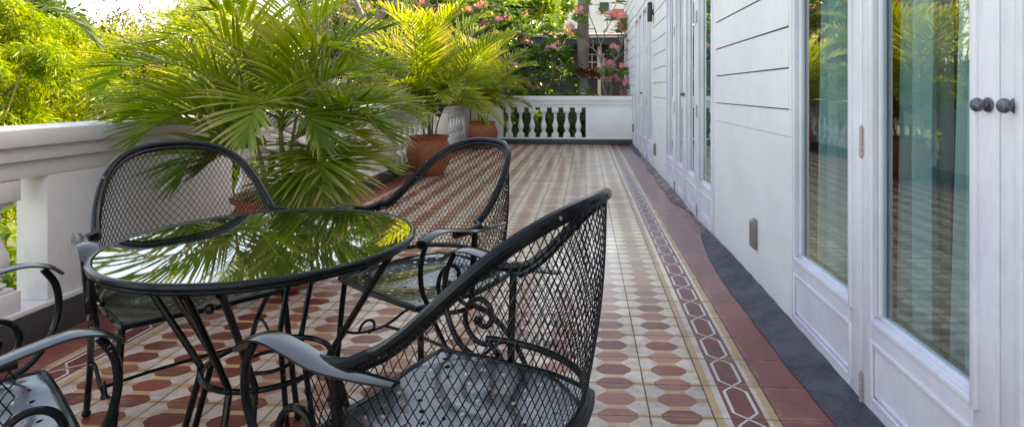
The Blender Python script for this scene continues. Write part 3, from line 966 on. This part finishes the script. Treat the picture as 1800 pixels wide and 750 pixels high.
def potted_palm(loc, label, fronds, stems, seed, group='potted palms on the terrace', LS=1.0, RS=0.0, leaf=.34, lw=.021, n=40, Rr=.29, H=.5):
    rg = np.random.default_rng(seed)
    root = empty('potted_palm', (*loc, 0)); tag(root, label, 'potted palm', group)
    make_pot(root, Rr, H)
    tops = []
    for (bx, by, tx_, ty_, tz, r_) in stems:
        pts = spline([(bx, by, H*.9), ((bx+tx_)/2*.9, (by+ty_)/2*.9, (H*.9+tz)/2), (tx_, ty_, tz)], 12)
        sb = MB().tube(pts, np.linspace(r_, r_*.55, len(pts)), 8)
        # leaf scar rings
        for z_ in np.arange(2, len(pts)-1, 2):
            p = pts[int(z_)]; sb.tube([p-np.array((0, 0, .003)), p+np.array((0, 0, .003))], r_*1.12, 8)
        sb.build('stem', M['stem'], root)
        tops.append((tx_, ty_, tz))
    for fr in fronds:
        si, az, el, L, dr = fr[:5]
        kw = fr[5] if len(fr) > 5 else {}
        b = tops[si % len(tops)]
        b = (b[0], b[1], b[2]+kw.get('dz', 0))
        right = (1+math.cos(R(az)))/2*math.cos(R(min(el, 80)))
        V, Q, tp = frond_mesh(b, R(az), R(el), L*LS*(1-RS*right), R(dr), kw.get('leaf', leaf)*(.8+.25*L), rg, n=kw.get('n', n), lw=lw, sway=kw.get('sway', rg.normal(0, .25)), vee=kw.get('vee', .42), grav=kw.get('grav', 1.7))
        quads_obj('frond', V, Q, M['palm'], root, ('tip', tp))
    return root

# azimuth: 0 = +X (towards the house), 90 = +Y (away), 180 = -X (garden), 270 = towards the camera
r1 = np.random.default_rng(11)
f1 = [ (0, 192, 64, 1.30, 112, {'sway': -.12, 'leaf': .36}),
       (1, 203, 27, 1.10, 55, {'sway': -.1, 'dz': -.04}),
       (5, 180, 47, 1.10, 85, {}),
       (0, 150, 74, 1.35, 55, {}),
       (1, 95, 84, 1.35, 35, {}),
       (2, 40, 72, 1.30, 60, {}),
       (3, 12, 54, 1.10, 92, {}),
       (3, 350, 42, 1.00, 88, {}),
       (2, 25, 30, .95, 70, {'dz': -.08}),
       (3, 300, 34, .88, 118, {'leaf': .34, 'dz': -.08}),
       (3, 322, 20, .92, 88, {'leaf': .34, 'dz': -.10}),
       (2, 280, 56, .95, 130, {'leaf': .33}),
       (0, 232, 22, .62, 100, {'dz': -.12}),
       (2, 345, 8, .85, 60, {'dz': -.16}),
       (1, 330, 70, 1.15, 110, {}),
       (4, 60, 40, 1.0, 70, {}), (4, 120, 45, 1.0, 75, {}),
       (5, 210, 78, 1.25, 80, {}),
       (2, 0, 84, 1.35, 55, {'sway': .2}),
       (1, 265, 80, 1.15, 95, {}),
       (4, 160, 20, .9, 60, {'dz': -.1}),
       (3, 40, 12, .85, 50, {'dz': -.1}),
       (0, 172, 82, 1.35, 65, {}),
       (5, 236, 60, 1.05, 115, {}),
       (2, 310, 4, .62, 55, {'dz': -.24, 'leaf': .3}),
       (1, 195, 2, .6, 50, {'dz': -.22, 'leaf': .28}),
       (0, 215, 40, .95, 90, {}), (1, 140, 62, 1.2, 70, {}), (2, 75, 58, 1.15, 70, {}), (3, 335, 58, .95, 105, {}), (5, 165, 66, 1.2, 85, {}), (3, 290, 18, .75, 80, {'dz': -.12}), (4, 100, 30, .95, 60, {}),
       (2, 318, 44, .95, 110, {}), (1, 230, 72, 1.1, 105, {}), (2, 15, 64, 1.2, 80, {}), (5, 200, 40, 1.05, 75, {'sway': .2})]
st1 = [(-.06, -.03, -.14, -.06, .88, .017), (.0, .05, -.03, .02, 1.00, .018), (.05, -.04, .04, -.08, .86, .016), (.09, .04, .16, .0, .80, .015), (-.03, .08, .02, .12, .92, .015), (-.1, .02, -.16, .05, .72, .013)]
potted_palm((-1.70, 3.13), 'largest potted areca palm, nearest the table, wide arching fronds over the balustrade', f1, st1, 21, LS=.72, RS=.34, leaf=.33, n=34, lw=.017)

def rand_fronds(k, seed, Lr=(.7, 1.0), ns=5):
    r_ = np.random.default_rng(seed); out = []
    for i in range(k):
        e = 88-66*(i/k)**1.1+r_.uniform(-6, 6)
        out.append((i % ns, i*137.5+r_.uniform(-20, 20), e, r_.uniform(*Lr)*(1.15 if e > 60 else .72), r_.uniform(60, 105) if e < 60 else r_.uniform(40, 80), {'leaf': .34 if e > 50 else .27}))
    return out
st2 = [(-.05, -.03, -.10, -.05, .78, .015), (.0, .05, .0, .02, .92, .016), (.05, -.04, .07, -.06, .80, .015), (.07, .04, .13, .03, .74, .013), (-.03, .07, -.05, .12, .85, .013)]
f2 = rand_fronds(48, 31, (1.1, 1.5))+[(1, 80, 86, 1.15, 30, {'leaf': .34}), (1, 10, 80, 1.1, 75, {'leaf': .34}), (2, 345, 60, 1.0, 90, {'leaf': .34}), (0, 190, 60, 1.1, 80, {'leaf': .34})]
potted_palm((-2.03, 7.35), 'middle potted palm in a round terracotta pot, yellow-green upright fronds', f2, st2, 33, leaf=.33, n=25, lw=.021)
f3 = rand_fronds(46, 41, (1.05, 1.4))
potted_palm((-1.95, 10.75), 'farthest potted palm, in the corner beside the end balustrade', f3, st2, 43, leaf=.33, n=25, lw=.022)

# ------------------------------------------------------------------ garden foliage
def leaf_quads(P, D, L, Wd, rg, J=2, grav=0.0):
    """elongated lens shaped leaves: P base points, D directions. Two quads each (folded)"""
    m = len(P); D = D/(np.linalg.norm(D, axis=1)[:, None]+1e-9)
    rnd = rg.normal(0, 1, (m, 3)); W_ = np.cross(D, rnd); W_ /= np.linalg.norm(W_, axis=1)[:, None]+1e-9
    L = L[:, None]; Wd = Wd[:, None]
    nn = np.cross(D, W_)
    a = P; b = P+D*L*.45+W_*Wd/2+nn*Wd*.12; c = P+D*L-np.array((0, 0, 1))*L*grav; d_ = P+D*L*.45-W_*Wd/2+nn*Wd*.12
    V = np.stack([a, b, c, d_], 1).reshape(-1, 3)
    Q = np.arange(4*m).reshape(-1, 4)
    return V, Q

def bamboo(x, y, h, spread, nculm, seed, mat, label, lean=(0, 0), leaves=24000, cz=G):
    rg = np.random.default_rng(seed)
    root = empty('bamboo_clump', (x, y, cz)); tag(root, label, 'bamboo', 'bamboo in the garden')
    cm = MB(); VP = []; VD = []
    per = leaves//nculm
    for k in range(nculm):
        a_ = rg.uniform(0, 2*np.pi); rr = rg.uniform(.1, 1)*spread
        hh = h*rg.uniform(.62, 1.03)
        tip = np.array((math.cos(a_)*rr+lean[0], math.sin(a_)*rr+lean[1], hh))
        b0 = np.array((rg.normal(0, .25), rg.normal(0, .25), 0))
        c = spline([b0, b0*.6+tip*np.array((.15, .15, .45)), tip*np.array((.5, .5, .86)), tip*np.array((.8, .8, 1.0)), tip*np.array((1.1, 1.1, .93))], 24)
        cm.tube(c, np.linspace(.022, .004, len(c)), 6)
        nb = 46
        ti = rg.uniform(.28, 1, nb)**.8
        for q in ti:
            i = min(int(q*(len(c)-1)), len(c)-2); p = c[i]
            az = rg.uniform(0, 2*np.pi); bl = rg.uniform(.3, .85)*(1.1-.4*q)
            n_ = max(4, per//nb); s_ = np.sort(rg.uniform(.1, 1, n_))
            dirh = np.array((math.cos(az), math.sin(az), 0))
            bp = p+np.outer(s_*bl, dirh)+np.outer(.35*bl*s_-.75*bl*s_**2.2, (0, 0, 1))
            bp += rg.normal(0, .045, bp.shape)
            dd = dirh*.8+rg.normal(0, .55, (n_, 3))+np.array((0, 0, -.45))
            VP.append(bp); VD.append(dd)
    cm.build('culm', M['culm'], root)
    P = np.vstack(VP); D = np.vstack(VD)
    V, Q = leaf_quads(P, D, rg.uniform(.09, .19, len(P)), rg.uniform(.014, .025, len(P)), rg, grav=.15)
    quads_obj('foliage', V, Q, mat, root, smooth=False)
    return root

def limbs(mb, root, pts, r0, rg, depth=0, tips=None):
    n = len(pts)
    if n == 0: return
    if n == 1 or depth > 7:
        for p in pts:
            mid = root*.5+p*.5+np.array((0, 0, -.06))*np.linalg.norm(p-root)+rg.normal(0, .03, 3)
            mb.tube(spline([root, mid, p], 8), np.linspace(r0, max(r0*.6, .008), 9), 6)
        return
    mean = pts.mean(0)
    nd = root+(mean-root)*(.42 if depth else .6)+rg.normal(0, .06, 3)
    mid = (root+nd)/2+rg.normal(0, .05, 3)
    mb.tube(spline([root, mid, nd], 8), np.linspace(r0, r0*.8, 9), 7)
    dirv = rg.normal(0, 1, 3); q = (pts-mean)@dirv
    C = (pts-mean); u, s_, vt = np.linalg.svd(C, full_matrices=False); q = C@vt[0]
    a_ = pts[q <= np.median(q)]; b_ = pts[q > np.median(q)]
    limbs(mb, nd, a_, r0*.72, rg, depth+1); limbs(mb, nd, b_, r0*.72, rg, depth+1)

def frangipani(base, boxes, seed, label, flowers=10, leafL=.27, r0=.13):
    rg = np.random.default_rng(seed)
    root = empty('frangipani_tree', base); tag(root, label, 'tree', 'frangipani trees beyond the end balustrade')
    B = np.array(base)
    pts = []
    for (c, s_, n_) in boxes:
        pts.append(np.array(c)+rg.uniform(-1, 1, (n_, 3))*np.array(s_))
    pts = np.vstack(pts)-B
    tr = MB(); limbs(tr, np.array((0., 0, 0)), pts, r0, rg)
    tr.build('trunk', M['bark'], root)
    VP = []; VD = []; LL = []
    for p in pts:
        n_ = rg.integers(12, 18)
        ax = np.array((rg.normal(0, .35), rg.normal(0, .35), 1)); ax /= np.linalg.norm(ax)
        for k in range(n_):
            az = k*2.4+rg.uniform(-.3, .3); el = R(rg.uniform(-15, 70))
            d_ = np.array((math.cos(az)*math.cos(el), math.sin(az)*math.cos(el), math.sin(el)))+ax*.25
            VP.append(p-ax*rg.uniform(0, .06)); VD.append(d_); LL.append(leafL*rg.uniform(.75, 1.2))
    P = np.array(VP); D = np.array(VD); L = np.array(LL)
    D /= np.linalg.norm(D, axis=1)[:, None]
    # obovate leaves, 4 segments with a fold down the midrib and a droop
    m = len(P); up = np.array((0, 0, 1.)); W_ = np.cross(D, up); W_ /= np.linalg.norm(W_, axis=1)[:, None]+1e-9
    tw = rg.normal(0, .5, m)[:, None]; N_ = np.cross(W_, D); W_ = W_*np.cos(tw)+N_*np.sin(tw); N_ = np.cross(W_, D)
    prof = [.10, .34, .72, 1.0, .62, .04]; xs_ = [0, .15, .42, .68, .88, 1.0]
    rows = []
    for w_, x_ in zip(prof, xs_):
        c = P+D*(L*x_)[:, None]-np.outer(L*.28*x_**2, up)
        hw = (L*.15*w_)[:, None]
        rows.append(np.stack([c-W_*hw+N_*hw*.35, c, c+W_*hw+N_*hw*.35], 1))
    V = np.stack(rows, 1).reshape(-1, 3)     # m,6,3
    b0 = np.arange(m)*18; Q = []
    for j in range(5):
        for k in range(2):
            Q.append(np.stack([b0+j*3+k, b0+j*3+k+1, b0+(j+1)*3+k+1, b0+(j+1)*3+k], 1))
    quads_obj('crown', V, np.vstack(Q), M['frangi'], root)
    # flower heads
    idx = rg.choice(len(pts), min(flowers, len(pts)), replace=False)
    for i in idx:
        VP = []; VD = []; 
        c0 = pts[i]+np.array((0, -.08, .10))+rg.normal(0, .04, 3)
        V = []; Q = []
        for f_ in range(13):
            cc = c0+rg.normal(0, .052, 3)*np.array((1, 1, .7)); nrm = rg.normal(0, 1, 3)+np.array((0, -1.2, .6)); nrm /= np.linalg.norm(nrm)
            a1 = np.cross(nrm, (0, 0, 1.)); a1 /= np.linalg.norm(a1); a2 = np.cross(nrm, a1)
            rr = .048
            b = len(V); V += [c0+a1*.002, c0-a1*.002, cc-a1*.002, cc+a1*.002]; Q.append((b, b+1, b+2, b+3))
            for k in range(5):
                t0 = 2*math.pi*k/5; d1 = a1*math.cos(t0)+a2*math.sin(t0); d2 = a1*math.cos(t0+.75)+a2*math.sin(t0+.75)
                b = len(V); V += [cc-nrm*.01, cc+d1*rr*.8+nrm*.006, cc+(d1+d2)*rr*.72+nrm*.012, cc+d2*rr*.55+nrm*.0]; Q.append((b, b+1, b+2, b+3))
        quads_obj('flower_head', V, Q, M['flower'], root, smooth=False)
    return root

def leafy_tree(base, boxes, seed, label, mat, leaf=(.10, .18), wid=(.04, .07), nleaf=14000, r0=.2, name='tree', kindcat='tree', hang=0.0, group='trees in the garden', npts=90, clump=.45):
    rg = np.random.default_rng(seed)
    root = empty(name, base); tag(root, label, kindcat, group)
    B = np.array(base); pts = []
    tot = sum(b[2] for b in boxes)
    for (c, s_, w_) in boxes:
        n_ = int(npts*w_/tot); q = rg.normal(0, 1, (n_, 3)); q /= np.linalg.norm(q, axis=1)[:, None]
        pts.append(np.array(c)+q*(rg.uniform(.35, 1, (n_, 1)))*np.array(s_))
    pts = np.vstack(pts)-B
    tr = MB(); limbs(tr, np.array((0., 0, 0)), pts, r0, rg); tr.build('trunk', M['bark'], root)
    n_ = nleaf//len(pts); VP = []; VD = []
    for p in pts:
        cs = clump*rg.uniform(.6, 1.3)
        q = rg.normal(0, 1, (n_, 3)); q /= np.linalg.norm(q, axis=1)[:, None]; q *= (rg.uniform(.2, 1, (n_, 1))**.5)
        off = q*cs*np.array((1, 1, .62))
        VP.append(p+off); VD.append(q*.8+rg.normal(0, .6, (n_, 3))+np.array((0, 0, -.25-hang)))
    P = np.vstack(VP); D = np.vstack(VD)
    V, Q = leaf_quads(P, D, rg.uniform(*leaf, len(P)), rg.uniform(*wid, len(P)), rg)
    quads_obj('crown', V, Q, mat, root, smooth=False)
    return root

# bamboo on the left
bamboo(-8.2, 7.2, 5.3, 1.5, 12, 1, M['bamboo'], 'yellow-green bamboo with a rounded plume, left of the largest palm', (0, -.3), 34000)
bamboo(-6.6, 4.9, 4.35, 1.1, 9, 2, M['bamboo'], 'lower bamboo spray just over the balustrade at the left edge', (0, 0), 24000)
bamboo(-7.3, 9.2, 4.6, 1.5, 10, 3, M['bamboo_deep'], 'deep green bamboo behind the largest palm fronds', (.3, 0), 24000)
bamboo(-10.4, 9.4, 6.0, 1.7, 11, 4, M['bamboo'], 'tall bright bamboo farther back near the open sky', (0, 0), 26000)
bamboo(-9.6, 5.6, 5.6, 1.3, 9, 5, M['bamboo_deep'], 'dark bamboo at the far left behind the lower spray', (0, 0), 20000)
bamboo(-6.0, 12.0, 5.6, 1.6, 10, 6, M['bamboo'], 'sunlit bamboo seen between the largest palm and the middle palm', (0, 0), 24000)

leafy_tree((-9.5, 14, G), [((-9.5, 14, 1.0), (3.0, 1.8, 2.4), 1)], 51, 'dark leafy tree behind the bamboo on the left', M['tree_dark'], leaf=(.14, .26), wid=(.06, .11), nleaf=22000, npts=120)
leafy_tree((-5.5, 17, G), [((-5.2, 17, 2.2), (3.2, 1.8, 3.2), 1)], 52, 'tall dark tree rising behind the largest palm', M['tree_dark'], leaf=(.14, .26), wid=(.06, .11), nleaf=26000, npts=130)
leafy_tree((-13, 10, G), [((-13.5, 12, .8), (3.2, 2, 2.7), 1)], 53, 'dense green tree at the far left of the garden', M['tree_dark'], leaf=(.14, .26), wid=(.06, .11), nleaf=20000, npts=110)
leafy_tree((-16, 19, G), [((-16, 19, 2.6), (1.8, 1.6, 1.5), 1)], 54, 'dark red-leaved treetop against the sky at upper left', M['redleaf'], nleaf=2600, npts=60, clump=.5, leaf=(.15, .3), wid=(.03, .06), r0=.14)
leafy_tree((-2.6, 18.5, G), [((-2.8, 18.5, 2.6), (2.6, 1.6, 3.0), 1)], 55, 'green tree behind the middle palm and the pink blossoms', M['bamboo_deep'], leaf=(.14, .26), wid=(.06, .11), nleaf=24000, npts=120)
leafy_tree((-7.8, 20, G), [((-7.8, 20, 3.5), (3.0, 1.8, 3.6), 1)], 56, 'far tree closing the view above the bamboo', M['bamboo_deep'], leaf=(.14, .26), wid=(.06, .11), nleaf=22000, npts=120)

leafy_tree((-10.5, 8.5, G), [((-10.6, 9.2, .8), (2.4, 2.2, 2.0), 1)], 57, 'bushy green tree filling the gap between the bamboo clumps at the left', M['bamboo'], leaf=(.08, .16), wid=(.016, .032), nleaf=42000, npts=130)
leafy_tree((-8.5, 11.5, G), [((-8.6, 11.6, .6), (2.2, 1.6, 2.3), 1)], 58, 'rounded yellow-green tree behind the left bamboo', M['bamboo'], nleaf=22000, npts=120, leaf=(.08, .16), wid=(.02, .04))
# hanging vines
def vines():
    rg = np.random.default_rng(77)
    root = empty('vine_curtain', (-4.6, 12.5, G)); tag(root, 'curtain of thin yellowish vines hanging behind the largest palm', 'vines')
    st_ = MB(); VP = []; VD = []
    for k in range(90):
        x = rg.uniform(-1.6, 1.3); y = rg.uniform(-.5, .5); z1 = rg.uniform(6.3, 7.3); z0 = rg.uniform(3.8, 5.2)
        zs = np.linspace(z1, z0, 8); px = x+np.cumsum(rg.normal(0, .03, 8)); py = y+np.cumsum(rg.normal(0, .02, 8))
        c = np.stack([px, py, zs], 1); st_.tube(c, .008, 4, cap=False)
        n_ = 55; q = rg.uniform(0, 7, n_); i = q.astype(int).clip(0, 6); f_ = (q-i)[:, None]
        VP.append(c[i]*(1-f_)+c[i+1]*f_); VD.append(rg.normal(0, .7, (n_, 3))+np.array((0, 0, -.7)))
    # carrying bough
    st_.tube(spline([(0, 0, 0), (.1, 0, 3), (-.2, 0, 5.8), (-.9, 0, 7.2), (-1.8, 0, 7.5)], 20), np.linspace(.12, .05, 21), 8)
    st_.tube(spline([(-.2, 0, 5.8), (.5, 0, 7.0), (1.5, 0, 7.4)], 12), np.linspace(.09, .04, 13), 8)
    st_.build('stem', M['bark'], root)
    P = np.vstack(VP); D = np.vstack(VD); V, Q = leaf_quads(P, D, rg.uniform(.06, .13, len(P)), rg.uniform(.02, .04, len(P)), rg)
    quads_obj('foliage', V, Q, M['vine'], root, smooth=False)
vines()

# broad dark palm at the left edge
def fan_palm(x, y, top, label, seed, nfr=12, L=1.6, name='palm_tree', mat='palm_dark', r=.09, rings=True):
    rg = np.random.default_rng(seed)
    root = empty(name, (x, y, G)); tag(root, label, 'palm tree')
    H_ = top-G
    zs = np.linspace(0, H_, 40)
    tr = MB().tube(np.stack([.05*np.sin(zs*.8), .03*np.cos(zs*.6), zs], 1), r*(1+.05*np.sin(zs*19)+.3*np.exp(-zs*2)), 14)
    if rings:
        for z in np.arange(.3, H_, .13):
            tr.tube([(.05*math.sin(z*.8), .03*math.cos(z*.6), z-.008), (.05*math.sin(z*.8), .03*math.cos(z*.6), z+.008)], r*1.06, 14)
    tr.build('trunk', M['bark'], root)
    V = []; Q = []; T_ = []; o_ = 0
    for k in range(nfr):
        v, q, t_ = frond_mesh((0, 0, H_), k*2.4+rg.uniform(-.3, .3), R(rg.uniform(-10, 75)), L*rg.uniform(.8, 1.1), R(rg.uniform(50, 90)), .5, rg, n=34, lw=.04)
        V.append(v); Q.append(q+o_); T_.append(t_); o_ += len(v)
    quads_obj('crown', np.vstack(V), np.vstack(Q), M[mat], root, ('tip', np.concatenate(T_)))
    return root
fan_palm(-8.75, 7.9, 2.5, 'dark broad-fronded palm cut off at the upper left corner', 61, 16, 1.7)
gp = fan_palm(-.02, 13.4, 6.6, 'slim grey ringed palm trunk rising beyond the end balustrade', 62, 12, 1.9, r=.135)
# dry fern wrapped round the trunk
rg_ = np.random.default_rng(5)
n_ = 700; aa = rg_.uniform(0, 2*np.pi, n_)
P = np.stack([.16*np.cos(aa), .14*np.sin(aa), 1.50-G+rg_.normal(0, .05, n_)], 1)
P[:, 0] += np.where(aa < 1.2, .12, 0)
D = np.stack([np.cos(aa), np.sin(aa), rg_.normal(-.1, .5, n_)], 1)
V, Q = leaf_quads(P, D, rg_.uniform(.08, .18, n_), rg_.uniform(.02, .05, n_), rg_)
fo = quads_obj('fern_collar', V, Q, M['dryfern'], gp, smooth=False)

# frangipani
frangipani((-1.7, 13.6, G), [((-1.9, 13.3, 1.7), (1.2, .8, 1.1), 80), ((-.95, 13.0, 1.35), (.75, .5, .75), 48), ((-1.2, 13.6, 2.45), (.9, .6, .45), 26), ((-2.4, 13.9, 2.9), (.8, .6, .6), 22), ((-.8, 13.2, .5), (1.0, .5, .6), 26)], 71, 'dense frangipani with broad glossy leaves behind the far potted palm', 16)
frangipani((.75, 13.0, G), [((.78, 12.8, 1.5), (.42, .4, .75), 19), ((.35, 13.0, 2.7), (.7, .4, .45), 16), ((.55, 12.7, .75), (.5, .4, .3), 8)], 72, 'sparse frangipani with pink flowers beside the house wall', 24, .20, .06)
frangipani((-4.2, 13.8, G), [((-4.0, 13.5, 2.3), (1.6, .8, 1.0), 90), ((-2.6, 13.5, 2.9), (1.1, .6, .8), 44), ((-4.2, 13.5, 1.2), (1.4, .6, .8), 30)], 73, 'frangipani with pink flowers above the middle potted palm', 34)

# low shrubs seen through the balusters
for i, (x, y, s_, lab) in enumerate([(-1.3, 13.6, 1.0, 'green shrub seen between the balusters at the left of the end balustrade'), (-2.6, 13.0, 1.0, 'dark shrub behind the left half of the end balustrade, below the frangipani'), (-.3, 12.9, 1.0, 'dark shrub behind the right-hand balusters of the end balustrade'), (-3.4, 9.0, 1.0, 'green shrub just outside the garden-side balustrade by the middle palm'), (-3.6, 2.8, 1.0, 'green shrub glimpsed through the gap beside the near pier of the balustrade'), (-4.4, 5.6, 1.1, 'green shrub outside the balustrade below the bamboo')]):
    leafy_tree((x, y, G), [((x, y, -.7 if i > 2 else -.3), (.9*s_, (.8 if i > 2 else .5)*s_, 1.2 if i > 2 else 1.0), 1)], 90+i, lab, M['tree_dark'] if i < 3 else M['bamboo_deep'], nleaf=7000, npts=50, r0=.06, name='shrub', kindcat='shrub', group='shrubs outside the balustrade', clump=.35)

# ------------------------------------------------------------------ neighbouring buildings
nb_ = empty('garden_house', (1.5, 17, G)); tag(nb_, 'dark blue single-storey building with a pinkish roof behind the frangipani', 'building')
def npart(mb, name, mat, root, smooth=False):
    o = mb.build(name, mat, root, smooth); o.location = tuple(-c for c in root.location); return o
npart(MB().box((-3.4, 16.6, G), (6, 20, 2.35)), 'wall', M['dark_wall'], nb_)
npart(MB().box((-3.8, 15.9, 2.36), (6.4, 20.4, 2.56), .01), 'eave', M['dark_wall'], nb_)
rf = MB(); rf.add([(-3.8, 15.85, 2.57), (6.4, 15.85, 2.57), (6.4, 20.4, 3.05), (-3.8, 20.4, 3.05), (-3.8, 15.85, 2.64), (6.4, 15.85, 2.64), (6.4, 20.4, 3.12), (-3.8, 20.4, 3.12)],
       [(0, 3, 2, 1), (4, 5, 6, 7), (0, 1, 5, 4), (1, 2, 6, 5), (2, 3, 7, 6), (3, 0, 4, 7)])
npart(rf, 'roof', M['roof_pink'], nb_)
wn_ = MB()
for i in range(4): wn_.box((.0+i*.16, 16.55, 1.45), (.03+i*.16, 16.58, 2.15))
for j in range(4): wn_.box((-.02, 16.545, 1.45+j*.22), (.55, 16.575, 1.48+j*.22))
npart(wn_, 'window', M['pale_wall'], nb_)
npart(MB().box((.33, 16.2, G), (.42, 16.29, 2.35)), 'post', M['pale_wall'], nb_)
ap = empty('apartment_building', (4, 40, G)); tag(ap, 'pale multi-storey building with small windows and a red panel far behind', 'building')
npart(MB().box((-3.0, 38, G), (14, 48, 8.2)), 'wall', M['pale_wall'], ap)
for j in range(1):
    for i in range(5):
        x = [-1.9, -.55, .9, 4.2, 6.0][i]
        npart(MB().box((x, 37.9, 6.3+j*2.6), (x+.6, 37.995, 6.9+j*2.6)), 'window', M['dark_wall'], ap)
        npart(MB().box((x-.1, 37.8, 6.18+j*2.6), (x+.7, 37.99, 6.28+j*2.6)), 'window_sill', M['pale_wall'], ap)
npart(MB().box((1.75, 37.85, 5.75), (2.75, 37.99, 6.45)), 'panel', M['red_panel'], ap)
